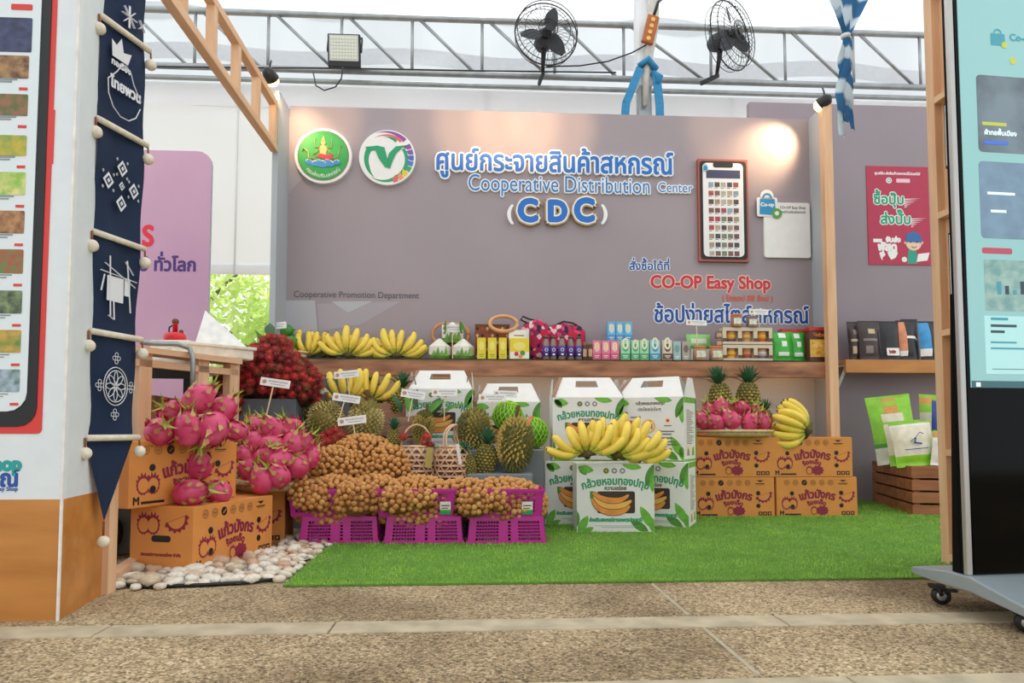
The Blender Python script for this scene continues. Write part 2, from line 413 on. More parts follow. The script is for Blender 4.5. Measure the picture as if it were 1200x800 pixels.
wire = [WV(762, 50, 5.42), WV(740, 62, 5.5), WV(712, 72, 5.55), WV(680, 77, 5.6), WV(640, 78, 5.7)]
MB().tube(wire, .006, 5).build('cable', black, label='thin black cable sagging from the power box to the left fan', cat='cable')
wire = [WV(180, 78, 5.62), WV(260, 79, 5.62), WV(400, 80, 5.62), WV(560, 83, 5.62), WV(722, 85, 5.62)]
MB().tube(wire, .007, 5).build('cable', black, label='long black cable strung along the underside of the roof truss', cat='cable')
wire = [WV(402, 78, 5.5), WV(400, 92, 5.5), WV(393, 102, 5.5), WV(380, 106, 5.5), WV(370, 100, 5.5), WV(367, 85, 5.6)]
MB().tube(wire, .006, 5).build('cable', black, label='looped black lead hanging below the square floodlight', cat='cable')

# fans on the truss
def fan(px, py, r, yaw, sx, label, ph):
    c = WV(px, py, 5.45)
    t = thing('industrial_fan', label, 'fan', c, A+R(yaw), 'wall fans hung on the truss')
    cage = MB()
    def circ(rr, y, rad, n=36): cage.tube([(rr*math.cos(2*PI*i/n), y, rr*math.sin(2*PI*i/n)) for i in range(n+1)], rad, 5)
    circ(r, 0, .006); circ(r*.96, -.06, .004); circ(r*.72, -.075, .003); circ(r*.3, -.09, .004); circ(r*.96, .06, .003)
    for i in range(36):
        a = 2*PI*i/36; ca, sa = math.cos(a), math.sin(a)
        cage.tube([(r*ca, 0, r*sa), (r*.85*ca, -.07, r*.85*sa), (r*.15*ca, -.09, r*.15*sa)], .0022, 3)
        cage.tube([(r*ca, 0, r*sa), (r*.85*ca, .06, r*.85*sa), (r*.2*ca, .07, r*.2*sa)], .0016, 3)
    cage.build('cage', black, t)
    MB().disc(0, 0, r*.1, -.1, -.08).build('badge', black, t)
    M = MB(); M.M = Matrix.Rotation(-PI/2, 4, 'X'); M.lathe([(.0, -.0), (.05, .0), (.075, .04), (.075, .15), (.05, .2), (0, .2)], 14)
    M.build('motor', darkgrey, t)
    hub = MB(); hub.M = Matrix.Rotation(-PI/2, 4, 'X'); hub.lathe([(0, -.05), (.04, -.045), (.045, 0), (0, 0)], 12); hub.build('hub', black, t)
    for k in range(3):
        b = MB(); b.M = Matrix.Rotation(R(120*k+ph), 4, 'Y')
        n = 8; vs = []
        for i in range(n+1):
            q = i/n; rr = .04+(r*.85-.04)*q; wd = .02+.038*math.sin(PI*min(1, q*.9+.12))
            vs += [(-wd, -.02+.02*q-.03, rr), (wd, .02-.02*q-.01, rr)]
        b.add(vs, [(2*i, 2*i+1, 2*i+3, 2*i+2) for i in range(n)], 0, True)
        b.build('blade', darkgrey, t)
    MB().tube([(0, .1, -.04), (0, .11, -r*.5), (0, .14, -r*1.0)], [.03, .02, .014], 8).build('neck', black, t)
    MB().box(-.012, .012, .12, .30, -r-.02, -r+.01).build('bracket', black, t)
fan(640, 40, .262, 6, 1, 'round black cage fan with three blades, the one left of the tent pole', 20)
fan(856, 42, .285, 36, 1, 'round black cage fan turned aside, the one right of the tent pole', 100)
fl = thing('floodlight', 'square black floodlight with pale led panel hanging on the truss', 'floodlight', WV(403, 59, 5.6), 0, rot=(R(8), 0, A))
MB().box(-.135, .135, 0, .04, -.135, .135).build('housing', black, fl, bevel=.008)
lb = MB()
for i in range(9):
    for j in range(7): lb.box(-.108+i*.0243, -.088+i*.0243, -.006, 0, -.07+j*.0265, -.048+j*.0265, 0)
lb.build('led_panel', mat('led_lens', '#d9dccd', .3, var=0), fl)
MB().box(-.12, .12, -.003, 0, -.085, .122).build('glass', mat('lamp_glass', '#c5c8bd', .2, var=0), fl)
MB().beam((-.14, .02, 0), (-.14, .08, .13), .01, .03).beam((.14, .02, 0), (.14, .08, .13), .01, .03).beam((-.14, .08, .13), (.14, .08, .13), .03, .01).beam((0, .08, .13), (0, .18, .13), .03, .02).build('bracket', black, fl)

# trees seen through the gap under the tent wall
lt = random.Random(5)
leafa = mat('sunlit_leaf', '#dcf0a0', .5, var=.25, vs=2, trans=.6)
def tree(x, y, h, label):
    t = thing('leafy_tree', label, 'tree', (x, y, 0), 0, 'trees outside the tent')
    MB().tube([(0, 0, 0), (.1, 0, h*.4), (-.05, 0, h*.75), (.1, .1, h)], [.16, .13, .08, .03], 8).build('trunk', mat('bark', '#7f776a', .9), t)
    br = MB()
    for i in range(9):
        a = i*2.4; z = h*(.25+.07*i); br.tube([(0, 0, z), (math.cos(a)*.8, math.sin(a)*.8, z+.5), (math.cos(a)*1.5, math.sin(a)*1.5, z+.8)], [.06, .04, .015], 5)
    br.build('branch', mat('bark', '#7f776a', .9), t)
    cr = MB()
    for i in range(3000):
        a = lt.random()*2*PI; q = math.acos(2*lt.random()-1); rr = (.55+.45*lt.random())
        c = Vector((1.7*math.cos(a)*math.sin(q)*rr, 1.5*math.sin(a)*math.sin(q)*rr, h*.62+h*.45*math.cos(q)*rr))
        s = .07+.05*lt.random(); d = Vector((lt.gauss(0, 1), lt.gauss(0, 1), lt.gauss(0, 1))).normalized(); e = d.orthogonal().normalized()
        cr.add([c-d*s, c+e*s*.5, c+d*s, c-e*s*.5], [(0, 1, 2, 3)])
    cr.build('foliage', leafa, t, kind='stuff')
tree(-5.9, 12.5, 4.2, 'bright green tree seen through the gap beside the pink banner')
tree(-3.6, 13.2, 3.6, 'lower light green tree just left of the display wall edge')
MB().box(-16, 2, 17, 17.2, 0, 1.3).build('hedge_wall', mat('far_wall', '#cfd6c4', .8), label='low pale wall beyond the trees outside the tent', cat='wall')

# ---------------------------------------------------------------- pine lattice beams
lat = thing('lattice_beam', 'overhead pine ladder beam running forward from the left end of the display wall', 'beam', B(-1.245, 0), A)
for nm, z in (('rail', 2.255), ('rail', 2.53)):
    MB().box(-.022, .022, 1.2, VW-.25, z-.022, z+.022).build(nm, pineh, lat, bevel=.003)
for k in range(10):
    v = 4.2-.33*k; MB().box(-.02, .02, v-.022, v+.022, 2.277, 2.508).build('rung', pine, lat)
lp = W(1096.5, 400, 2.60); lu = 1.79
u0 = lp.x*cA+lp.y*sA
lad = thing('ladder_frame', 'tall pine frame with cross rungs standing beside the black screen', 'frame', B(u0, 0), A)
MB().box(0, .045, 2.47, 2.515, .0, 2.62).build('post', pine, lad, bevel=.002)
MB().box(0, .045, 2.02, 2.065, .0, 2.62).build('post', pine, lad, bevel=.002)
MB().box(.03, .05, 2.065, 2.47, .0, 2.62).build('panel', pine, lad)
for z in (.03, .42, .87, 1.32, 1.77, 2.2, 2.6): MB().box(0, .03, 2.065, 2.47, z-.012, z+.012).build('rung', pineh, lad)
for (y0, y1) in ((125, 200), (275, 350)):
    za, zb = V(1102, y1, 2.42)[1], V(1102, y0, 2.42)[1]
    q = MB().box(-.001-.012, -.001+.0, 2.33, 2.40, za, zb); q.box(-.014, -.012, 2.336, 2.394, za+.008, zb-.008, 1)
    q.build('sign_board', [black, paper], lad)
cb = MB().box(-1.267, u0+.045, 2.47, 2.515, 2.62, 2.665).build('crossbeam', pinex, rz=A, label='pine crossbeam joining the lattice beam and the tall frame overhead', cat='beam')
MB().box(-1.267, -1.223, 2.47, 2.515, 2.552, 2.62).build('spacer_block', pinex, cb)
# ---------------------------------------------------------------- lamps
warmhead = mat('lamp_lens', '#ffd27a', .3, var=0, emis=9)
def lamp(name, loc, aim, energy, label, cone=80):
    t = thing(name, label, 'spotlight', loc, 0, 'small warm floodlights over the display')
    d = (Vector(aim)-Vector(loc)); q = d.to_track_quat('-Z', 'Y').to_euler()
    b = MB(); b.lathe([(.01, .05), (.035, .03), (.045, -.02), (.045, -.03), (.036, -.028)], 12); b.build('housing', black, t, rot=q)
    MB().ell((0, 0, -.04), .04, .04, .03, 12, 6).build('lens', warmhead, t, rot=q)
    MB().tube([(0, 0, .0), (0, .0, .06), (.0, .02, .1)], .006, 5).build('bracket', black, t)
    p = Vector(loc)+d.normalized()*.11
    l = light('lamp_light', 'SPOT', p, energy, (1, .66, .36), aim, spot_size=R(cone), spot_blend=.8, shadow_soft_size=.03)
    return t
ceil_v = 3.95
lamp('spotlight', WV(316, 88, 4.1), B(-1.15, VW, 2.45), 9, 'small lit warm spotlight clipped to the end of the lattice beam')
lamp('spotlight', WV(966, 119, 4.2), B(2.05, VW, 2.45), 26, 'small lit warm spotlight on top of the pine post')
for k, (u, wh) in enumerate(((-.95, 'first'), (-.2, 'second'), (.02, 'third'), (.27, 'fourth'), (.52, 'fifth'), (1.75, 'sixth'))):
    lamp('spotlight', B(u, 2.46, 2.56), B(u+(0 if k else -.1), VW, 2.56), (80, 40, 120, 140, 120, 60)[k], 'small warm spotlight under the overhead crossbeam, %s from its left end' % wh, 22)

# ---------------------------------------------------------------- emblems and writing on the back wall
def onwall(px, py): return V(px, py, VW)
def wallthing(name, label, cat, px, py, y=0):
    u, z = onwall(px, py); return thing(name, label, cat, B(u, VW, z), A)
k = VW/F                                      # metres per photo pixel on the wall, near the middle
def em(px, py):
    u, z = onwall(px, py); return u, z
# round green emblem
t = wallthing('round_emblem', 'round green emblem with a golden four-armed figure over blue waves', 'emblem', 380, 184.5)
r = 33*k*1.0
MB().disc(0, 0, r, -.03, 0, 0, 40).build('backing_disc', white, t)
MB().disc(0, 0, r*.88, -.032, -.03, 0, 40).build('green_disc', mat('emblem_green', '#2fa84f', .4, var=.05), t)
MB().ring(0, 0, r*.9, r*.02, -.0325, 0, 40).build('rim_line', maroon, t)
gold = mat('emblem_gold', '#e9c27a', .4, var=.1, vs=60)
f = MB(); q = r
f.plate([(-.09*q, .0), (-.14*q, .28*q), (-.06*q, .36*q), (.0, .40*q), (.06*q, .36*q), (.14*q, .28*q), (.09*q, 0)], -.036, -.032)
f.disc(0, .46*q, .08*q, -.037, -.032, 0, 14); f.plate([(-.07*q, .5*q), (0, .72*q), (.07*q, .5*q)], -.037, -.032)
for s in (-1, 1):
    f.tube([(s*.12*q, -.034, .3*q), (s*.28*q, -.034, .28*q), (s*.3*q, -.034, .52*q), (s*.27*q, -.034, .6*q)], [.04*q, .035*q, .03*q, .035*q], 6, flat=.3)
    f.tube([(s*.12*q, -.034, .26*q), (s*.24*q, -.034, .1*q), (s*.36*q, -.034, .03*q)], [.04*q, .035*q, .03*q], 6, flat=.3)
f.tube([(.3*q, -.034, -.1*q), (.5*q, -.034, -.1*q), (.55*q, -.034, .15*q), (.62*q, -.034, .38*q), (.68*q, -.034, .3*q)], [.04*q, .05*q, .03*q, .025*q, .01*q], 6, flat=.3)
f.tube([(-.3*q, -.034, -.12*q), (-.5*q, -.034, -.12*q), (-.52*q, -.034, .1*q), (-.68*q, -.034, .25*q), (-.72*q, -.034, .14*q)], [.05*q, .07*q, .07*q, .07*q, .03*q], 6, flat=.3)
f.build('golden_figure', gold, t)
MB().plate([(-.28*q, -.05*q), (-.1*q, .06*q), (.12*q, .02*q), (.34*q, .04*q), (.3*q, -.16*q), (.0, -.12*q)], -.0375, -.036).build('red_cloth', redp, t)
wv = MB()
for i, (x, z, s) in enumerate(((-.5, -.24, .15), (-.28, -.3, .17), (-.02, -.32, .2), (.25, -.3, .18), (.48, -.24, .14), (-.14, -.22, .1), (.14, -.2, .1))):
    wv.disc(x*q, z*q, s*q, -.035-.0005*i, -.032, 0, 14, s*q*.6); wv.ring(x*q, z*q, s*q*.7, s*q*.16, -.0362-.0005*i, 1, 10, .3, 2.8)
wv.build('waves', [mat('wave_blue', '#3f8fd0', .4, var=0), white], t)
wd = 'กรมส่งเสริมสหกรณ์'
tx = MB(); g_, W_ = layout(wd)
for ch, gx, dy, vs, fs in g_:
    th = (gx/W_-.5)*1.75; rr = .79*q; sc = .19*q
    tx.add([((rr-(b+dy)*sc)*math.sin(th+0)+a*sc*math.cos(th), -.0335, -(rr-(b+dy)*sc)*math.cos(th)+a*sc*math.sin(th)) for a, b in vs], fs, 0)
tx.build('lettering', white, t)
# round swoosh emblem
t = wallthing('round_emblem', 'round white emblem with green leaf shape and rainbow arc', 'emblem', 454.5, 186.5); q = 33*k
MB().disc(0, 0, q, -.03, 0, 0, 40).build('backing_disc', white, t)
cg = mat('emblem_teal_green', '#1f9f6a', .4, var=0)
def arcband(mb, cx, cz, r0, a0, a1, w0, w1, y, m=0, n=16):
    vs = []; fs = []
    for i in range(n+1):
        s = i/n; a = R(a0+(a1-a0)*s); ww = (w0+(w1-w0)*s)+.0; bump = math.sin(PI*s)
        for rr in (r0, r0-ww*q): vs.append((cx+rr*math.cos(a), y, cz+rr*math.sin(a)))
    for i in range(n): fs.append((2*i, 2*i+1, 2*i+3, 2*i+2))
    mb.add(vs, fs, m)
sw = MB()
arcband(sw, 0, -.05*q, .82*q, 150, 205, .2, .14, -.031); arcband(sw, 0, -.05*q, .82*q, 205, 238, .14, 0, -.031)
arcband(sw, -.05*q, -.1*q, .8*q, 228, 300, .0, .15, -.031); arcband(sw, -.05*q, -.1*q, .8*q, 300, 395, .15, .11, -.031)
arcband(sw, -.05*q, -.1*q, .86*q, 62, 95, .13, 0, -.031)
sw.plate([(-.78*q, .36*q), (-.35*q, .42*q), (-.1*q, .36*q), (.1*q, -.4*q), (-.08*q, -.36*q), (-.3*q, -.05*q), (-.42*q, .24*q), (-.7*q, .2*q)], -.0325, -.0315)
sw.plate([(.1*q, -.42*q), (.0*q, -.1*q), (.06*q, .15*q), (.3*q, .4*q), (.82*q, .48*q), (.55*q, .38*q), (.32*q, .15*q), (.2*q, -.1*q)], -.034, -.033)
sw.build('green_leaf', cg, t)
cols = ['#8c4fa3', '#7a5bb0', '#4f63b5', '#3f7fc4', '#37a56b', '#e8c93a', '#ef9a6a', '#e5656b']
rb = MB(); ms = [mat('rainbow_%s' % c[1:], c, .4, var=0) for c in cols]
arcband(rb, 0, 0, .96*q, 45, 115, .17, 0, -.0312, 0); arcband(rb, 0, 0, .84*q, 50, 125, .13, 0, -.0313, 7)
for i in range(8):
    a = 34-i*14; arcband(rb, 0, 0, .94*q, a, a-12, .26, .16, -.0314, min(7, i+0) if i else 0, 4)
rb.build('rainbow_arc', ms, t)

halo = mat('letter_white', '#f0f3f6', .4, var=0)
def wording(name, label, s, px0, px1, pyb, m, hs=1, bold=.0, out=.0, thick=.012, m2=None, mid=None):
    u0, z0 = onwall(px0, pyb); u1, z1 = onwall(px1, pyb)
    t = thing(name, label, 'lettering', B((u0+u1)/2, VW, z0), A); h = (u1-u0)/2
    MB().text(s, -h, h, 0, -thick-.0015, 0, bold, 0, hs).build('letters', m, t)
    if out: MB().text(s, -h, h, 0, -thick, 0, bold+out, thick, hs).build('outline', m2 or halo, t)
    if mid: MB().text(s, -h, h, 0, -thick-.0008, 0, bold+out*mid[1], 0, hs).build('inner_outline', mid[0], t)
    return t
wording('thai_title', 'large blue Thai title with white outline at the top of the wall', 'ศูนย์กระจายสินค้าสหกรณ์', 510, 788, 199.5, printblue, 1.22, .0045, .011, .02)
wording('english_title', 'thin blue line Cooperative Distribution with white outline under the Thai title', 'Cooperative Distribution', 548, 762, 223.5, mat('print_blue_thin', '#2f7cc0', .45, var=0), 1.32, .0, .008, .012)
wording('english_title', 'smaller blue word Center with white outline, next to the printed phone', 'Center', 770, 811, 225.5, mat('print_blue_thin', '#2f7cc0', .45, var=0), 1.15, .0, .008, .012)
for ch_, a_, b_, wh in (('C', 606.5, 630, 'first C'), ('D', 641, 664, 'middle D'), ('C', 672, 696, 'last C')):
    wording('title_letter', 'big blue %s of the bracketed CDC with white and gold outline' % wh, ch_, a_, b_, 260, printblue, 1.1, .012, .019, .03, mat('gold_edge', '#b99a6a', .4, var=0), (halo, .5))
wording('bracket_mark', 'white opening bracket left of the big CDC letters', '(', 593.5, 601, 258, halo, 1.0, .006, .0, .03)
wording('bracket_mark', 'white closing bracket right of the big CDC letters', ')', 704, 711.5, 258, halo, 1.0, .006, .0, .03)
wording('department_name', 'small grey line Cooperative Promotion Department low on the left of the wall', 'Cooperative Promotion Department', 344, 491, 348, mat('print_grey', '#54535c', .6, var=0), 1.1, 0, 0, .001)
wording('order_line', 'small blue Thai line above the red shop name', 'สั่งซื้อได้ที่', 737, 785, 316, navyp, 1.05, .0018, .005, .002)
wording('shop_name', 'red words CO-OP Easy Shop with pale outline on the wall', 'CO-OP Easy Shop', 762, 903, 337, redp, 1.1, .004, .006, .002, mat('pale_edge', '#f0d8c0', .5, var=0))
wording('shop_name_thai', 'small orange bracketed Thai line under the red shop name', '( โคออป อีซี ช้อป )', 846, 906, 352, orangep, 1.0, .002, 0, .001)
wording('slogan_line', 'dark blue Thai slogan with white outline just above the right end of the shelf', 'ช้อปง่ายสไตล์สหกรณ์', 766, 948, 377, navyp, 1.2, .0035, .007, .002)

# phone board
u0, zt = onwall(816, 188); u1, zb = onwall(876, 308)
t = thing('phone_board', 'tall board printed as a smartphone full of small product pictures', 'board', B((u0+u1)/2, VW, (zt+zb)/2), A)
hw, hh = (u1-u0)/2, (zt-zb)/2
MB().rect(-hw, hw, -hh, hh, -.03, 0, 0).build('red_frame', mat('brick_frame', '#a9584c', .5, var=0), t)
MB().rect(-hw*.93, hw*.93, -hh*.96, hh*.96, -.033, -.03, 0, .02).build('phone_body', black, t)
MB().rect(-hw*.82, hw*.80, -hh*.91, hh*.92, -.035, -.033, 0, .03).build('screen', white, t)
MB().rect(-hw*.4, hw*.4, hh*.83, hh*.94, -.037, -.035, 0, .015).build('notch', black, t)
MB().rect(-hw*.68, hw*.68, hh*.62, hh*.78, -.0365, -.035).build('header_picture', mat('header_navy', '#3f4263', .5, var=0), t)
pr = random.Random(9); pcs = ['#7d5a4a', '#a9917a', '#a84a4a', '#7a8468', '#4d4a50', '#b9b4a5', '#7c4a4a', '#8fa6b4', '#b9a284', '#5a4642']
pm = [mat('thumb_%s' % c[1:], c, .5, var=.25, vs=90) for c in pcs]
th = MB()
for j in range(9):
    for i in range(5):
        x = -hw*.6+i*hw*.25; z = hh*(.5-.168*j); th.rect(x, x+hw*.2, z-hh*.05, z+hh*.04, -.0362, -.035, pr.randrange(10)); th.rect(x, x+hw*.12, z-hh*.075, z-hh*.065, -.0362, -.035, 4)
th.build('product_pictures', pm, t)
bagm = mat('bag_blue', '#1f8fc0', .4, var=0)
def shopbag(t, x, z, s, y, txt=True):
    b = MB(); b.rect(x-s*.55, x+s*.55, z-s*.62, z+s*.4, y-.003, y, 1, s*.1); b.disc(x, z+s*.45, s*.36, y-.003, y, 1, 16)
    b.plate([(x-s*.42, z-s*.5), (x+s*.46, z-s*.55), (x+s*.4, z+.3*s), (x-s*.38, z+.3*s)], y-.005, y-.003, 0); b.ring(x, z+s*.36, s*.26, s*.09, y-.0052, 0, 12, 0, PI)
    if txt:
        b.text('Co-op', x-s*.36, x+s*.36, z-s*.08, y-.0055, 1, s*.012); b.disc(x+s*.5, z-s*.45, s*.27, y-.006, y-.004, 2, 16); b.disc(x+s*.5, z-s*.45, s*.12, y-.007, y-.006, 1, 10)
    b.build('bag_logo', [bagm, white, mat('logo_green', '#5aa336', .4, var=0)], t)
shopbag(t, -hw*.72, hh*.82, .035, -.037, False)
u0, zt = onwall(893.5, 238); u1, zb = onwall(948.5, 303)
t = thing('code_card', 'white card with a blue shopping bag logo on its upper left corner', 'card', B((u0+u1)/2, VW, (zt+zb)/2), A)
hw, hh = (u1-u0)/2, (zt-zb)/2
MB().rect(-hw, hw, -hh, hh, -.02, 0, 0, .015).build('card_board', white, t)
MB().text('CO-OP Easy Shop', -hw*.3, hw*.82, hh*.78, -.0205, 0, .0006).text('ช้อปง่ายสไตล์สหกรณ์', -hw*.3, hw*.82, hh*.62, -.0205, 0, .0006).build('lettering', mat('print_grey', '#54535c', .6), t)
shopbag(t, -hw*.86, hh*.9, .13, -.021)

# red poster in the right bay
u0, zt = V(1014.5, 194.5, RV); u1, zb = V(1090.5, 311, RV)
t = thing('red_poster', 'crimson poster with green Thai words and a delivery worker in a cap', 'poster', B((u0+u1)/2, RV, (zt+zb)/2), A)
hw, hh = (u1-u0)/2, (zt-zb)/2; X = lambda p: -hw+2*hw*p; Z = lambda p: hh-2*hh*p
MB().rect(-hw, hw, -hh, hh, -.006, 0).build('sheet', mat('crimson', '#b5304f', .5, var=.03), t)
MB().text('ศูนย์รับ-ส่งสินค้าสหกรณ์ไปรษณีย์', X(.13), X(.87), Z(.085), -.0065, 0, .001).build('small_heading', white, t)
b = MB().disc(X(.36), Z(.145), .022, -.0065, -.006).ring(X(.36), Z(.145), .014, .006, -.007, 1).rect(X(.48), X(.7), Z(.165), Z(.125), -.0065, -.006, 2, .004)
b.build('small_logos', [white, mat('print_teal', '#2aa08a', .5, var=0), mat('pale_pink', '#e9c9cf', .5, var=0)], t)
MB().text('ซื้อปุ๊บ', X(.1), X(.6), Z(.385), -.0065, 0, .010).text('ส่งปั๊บ', X(.2), X(.7), Z(.585), -.0065, 0, .010).build('word_outline', white, t)
MB().text('ซื้อปุ๊บ', X(.1), X(.6), Z(.385), -.0072, 0, .0035).text('ส่งปั๊บ', X(.2), X(.7), Z(.585), -.0072, 0, .0035).build('green_words', mat('print_green2', '#1fa278', .5, var=0), t)
b = MB()
for i in range(5):
    b.plate([(X(.6), Z(.33+.02*i)), (X(.86-.05*i), Z(.325+.02*i)), (X(.6), Z(.34+.02*i))], -.0068, -.006); b.plate([(X(.7), Z(.53+.02*i)), (X(.95-.05*i), Z(.525+.02*i)), (X(.7), Z(.54+.02*i))], -.0068, -.006)
for p in [((.17, .88), (.24, .86), (.27, .9), (.22, .93), (.22, .96), (.19, .93)), ((.3, .87), (.4, .85), (.47, .88), (.43, .93), (.36, .95), (.32, .91))]: b.plate([(X(x), Z(z)) for x, z in p][::-1], -.0066, -.006)
b.text('จับส่ง', X(.28), X(.52), Z(.77), -.0066, 0, .004); b.text('พัสดุ', X(.15), X(.46), Z(.855), -.0066, 0, .006); b.rect(X(.08), X(.22), Z(.775), Z(.74), -.0066, -.006)
b.build('white_print', white, t)
b = MB(); skin = mat('print_skin', '#f0cfae', .5, var=0); teal = mat('print_teal', '#2aa08a', .5, var=0); capb = mat('print_cap', '#2f6fae', .5, var=0)
cx, cz, s = X(.73), Z(.8), hw*.25
b.disc(cx, cz+.02, s*1.05, -.0068, -.006, 0, 18, s); b.disc(cx-s*1.05, cz+.02, s*.2, -.0068, -.006, 0, 8); b.disc(cx+s*1.05, cz+.02, s*.2, -.0068, -.006, 0, 8)
b.plate([(cx-s*1.05, cz+s*.55), (cx+s*1.05, cz+s*.5), (cx+s*.95, cz+s*1.3), (cx, cz+s*1.75), (cx-s*.9, cz+s*1.35)], -.0075, -.0068, 2); b.plate([(cx-s*1.15, cz+s*.4), (cx+s*1.1, cz+s*.35), (cx+s*.9, cz+s*.75), (cx-s*.9, cz+s*.8)], -.008, -.0075, 2)
b.plate([(cx-s*.9, Z(.985)), (cx-s*.7, cz-s*.55), (cx+s*.3, cz-s*.7), (cx+s*.4, Z(.985))], -.0066, -.006, 1)
b.plate([(cx+s*.3, cz-s*2.1), (cx+s*1.7, cz-s*1.9), (cx+s*2, cz-s*.9), (cx+s*.5, cz-s*1.1)], -.0075, -.0066, 3); b.disc(X(.57), Z(.945), s*.35, -.0075, -.0066, 3, 8)
for q_ in (-.4, .4): b.disc(cx+q_*s, cz+.02+s*.05, s*.1, -.0085, -.008, 4, 8)
b.ring(cx, cz+s*.05, s*.4, s*.08, -.0085, 4, 8, PI+.5, 2*PI-.5)
b.build('delivery_worker_picture', [skin, teal, capb, white, black], t)

# ---------------------------------------------------------------- shelves
SZ = .944; SV = 4.24
sh = thing('display_shelf', 'long dark stained wooden shelf running across the back wall', 'shelf', B(0, SV), A)
MB().box(UL+.002, UR-.002, 0, .035, .842, SZ).build('front_beam', stain, sh, bevel=.003)
MB().box(UL+.002, UR-.002, .035, VW-SV-.002, .92, SZ).build('board', pinex, sh)
MB().box(UL+.01, UR-.01, -.002, VW-SV-.004, SZ, SZ+.006).build('green_felt', mat('green_felt', '#24472b', .9), sh)
MB().box(UL+.05, UR-.05, .045, .06, .905, .919).build('led_strip', mat('warm_led', '#ffdcae', .5, var=0, emis=5), sh)
for u in (UL+.35, .5, 1.5): MB().box(u, u+.03, .04, VW-SV-.002, .86, .92).build('bracket', pineh, sh)
u0, z0 = V(991, 421, 4.5); u1, z1 = V(1103, 437, 4.5)
rs = thing('side_shelf', 'short honey coloured wooden shelf in the right bay', 'shelf', B(u0, 4.5), A)
MB().box(0, 1.1, 0, .03, z1-z0, 0).build('front_beam', oak, rs, loc=(0, 0, z0), bevel=.003)
MB().box(0, 1.1, .03, RV-4.5-.002, -.025, 0).build('board', oak, rs, loc=(0, 0, z0))
MB().box(.03, .045, .02, .03, -.16, -.09).build('edge', white, rs, loc=(0, .21, z0)) if False else None
for u in (.04, .95):
    b = MB(); b.beam((u, .24, z0-.28), (u, .24, z0-.03), .02, .012); b.beam((u, .25, z0-.25), (u, .05, z0-.03), .012, .02); b.beam((u, .04, z0-.032), (u, .25, z0-.032), .02, .01)
    b.build('bracket', white, rs)
RSZ = z0
# ---------------------------------------------------------------- near left panel
pc = Gd(68, 727); pe = Gd(118, 697)
pu = pc.x*cA+pc.y*sA; pv = -pc.x*sA+pc.y*cA
pan = thing('poster_stand', 'tall white panel with a giant phone print and oak print base at the picture edge', 'panel', pc, A)
pwhite = mat('panel_white', '#dfe6e8', .45, var=.02)
sd = (pe-pc); sang = math.atan2(sd.y, sd.x)-A; sl = sd.length
nrm = Vector((math.cos(sang), math.sin(sang), 0))
PWZ = V(40, 585, pv)[1]
for nm, z0, z1, m in (('oak_base', 0, PWZ, oak), ('white_face', PWZ, 2.5, pwhite)):
    MB().box(-1.3, 0, 0, .02, z0, z1).build(nm, m, pan)
    b = MB(); e = nrm*sl; o_ = Vector((-.02*math.sin(sang), .02*math.cos(sang), 0))
    q = [Vector((.001, .0, 0)), e, e+o_, o_+Vector((0, .02, 0))]
    b.hexa([p+Vector((0, 0, z0)) for p in q], [p+Vector((0, 0, z1)) for p in q]); b.build(nm, m, pan)
MB().beam((0, -.002, 0), (0, -.002, 2.5), .006, .006).build('corner_strip', mat('strip_white', '#e9e6df', .5), pan)
e2 = nrm*(sl+.02)
MB().box(e2.x-.02, e2.x+.022, e2.y-.02, e2.y+.03, 0, 2.5).build('frame_post', pine, pan)
def PP(px, py): u, z = V(px, py, pv); return u-pu, z
def prect(mb, px0, py0, px1, py1, y, m, r=0):
    x0, z0 = PP(px0, py1); x1, z1 = PP(px1, py0); mb.rect(x0, x1, z0, z1, y, y+.001, m, r)
xr, zb_ = PP(49, 508); ztop = 2.3
ph = MB()
ph.rect(-1.25, xr, zb_, ztop, -.002, 0, 0, .012)
ph.rect(-1.25, xr+.004, 1.23, 1.38, -.0022, 0, 0)
xk, zk = PP(43, 500); ph.rect(-1.24, xk, zk, ztop-.03, -.004, -.002, 1, .05)
xs, zs = PP(32, 482); ph.rect(-1.2, xs, zs, ztop-.07, -.006, -.004, 2, .05)
ph.build('phone_print', [mat('panel_red', '#d93a34', .45, var=0), black, mat('screen_white', '#dfe9ec', .4, var=0)], pan)
pr = random.Random(4)
pp2 = MB(); P2 = [mat('photo_%s' % c[1:], c, .5, col2=d, vs=40) for c, d in (('#2f3350', '#454b70'), ('#b08a5a', '#5f3a2c'), ('#9a6a4a', '#4f6a3a'), ('#7da04a', '#c9b13a'), ('#8fc04a', '#e0d890'), ('#6a3a2a', '#b98a5a'), ('#b04a3a', '#4f8a4a'), ('#8a9a6a', '#3a4a3a'), ('#c9a24a', '#5f8a3a'), ('#3a6a4a', '#a8b8c8'))]
rows = [(23, 60, 0), (67, 91, 1), (112, 135, 2), (160, 182, 3), (203, 228, 4), (248, 273, 5), (293, 320, 6), (341, 367, 7), (387, 413, 8), (433, 459, 9)]
nred = len(P2)
for y0, y1, m in rows:
    xr_ = 38-(y0/480)*14 if m else 40
    prect(pp2, -60, y0, xr_, y1, -.0072, m, .004)
    if m:
        prect(pp2, xr_-12, y1+13, xr_-2, y1+16, -.0072, nred); prect(pp2, -20, y1+2, xr_-14, y1+3.2, -.0072, nred+1); prect(pp2, -20, y1+5, xr_-20, y1+6, -.0072, nred+1)
prect(pp2, 15, 7, 40, 13, -.0072, nred, .003)
pp2.build('product_pictures', P2+[mat('panel_red', '#d93a34'), mat('text_grey', '#8d9699', .5, var=0)], pan)
a0, b0 = PP(-62, 551); a1, b1 = PP(25, 550)
MB().text('Easy Shop', a0, a1, b0, -.001, 0, .0035, hs=1.1).build('lettering', mat('teal_letter', '#1f9f9a', .4, var=0), pan)
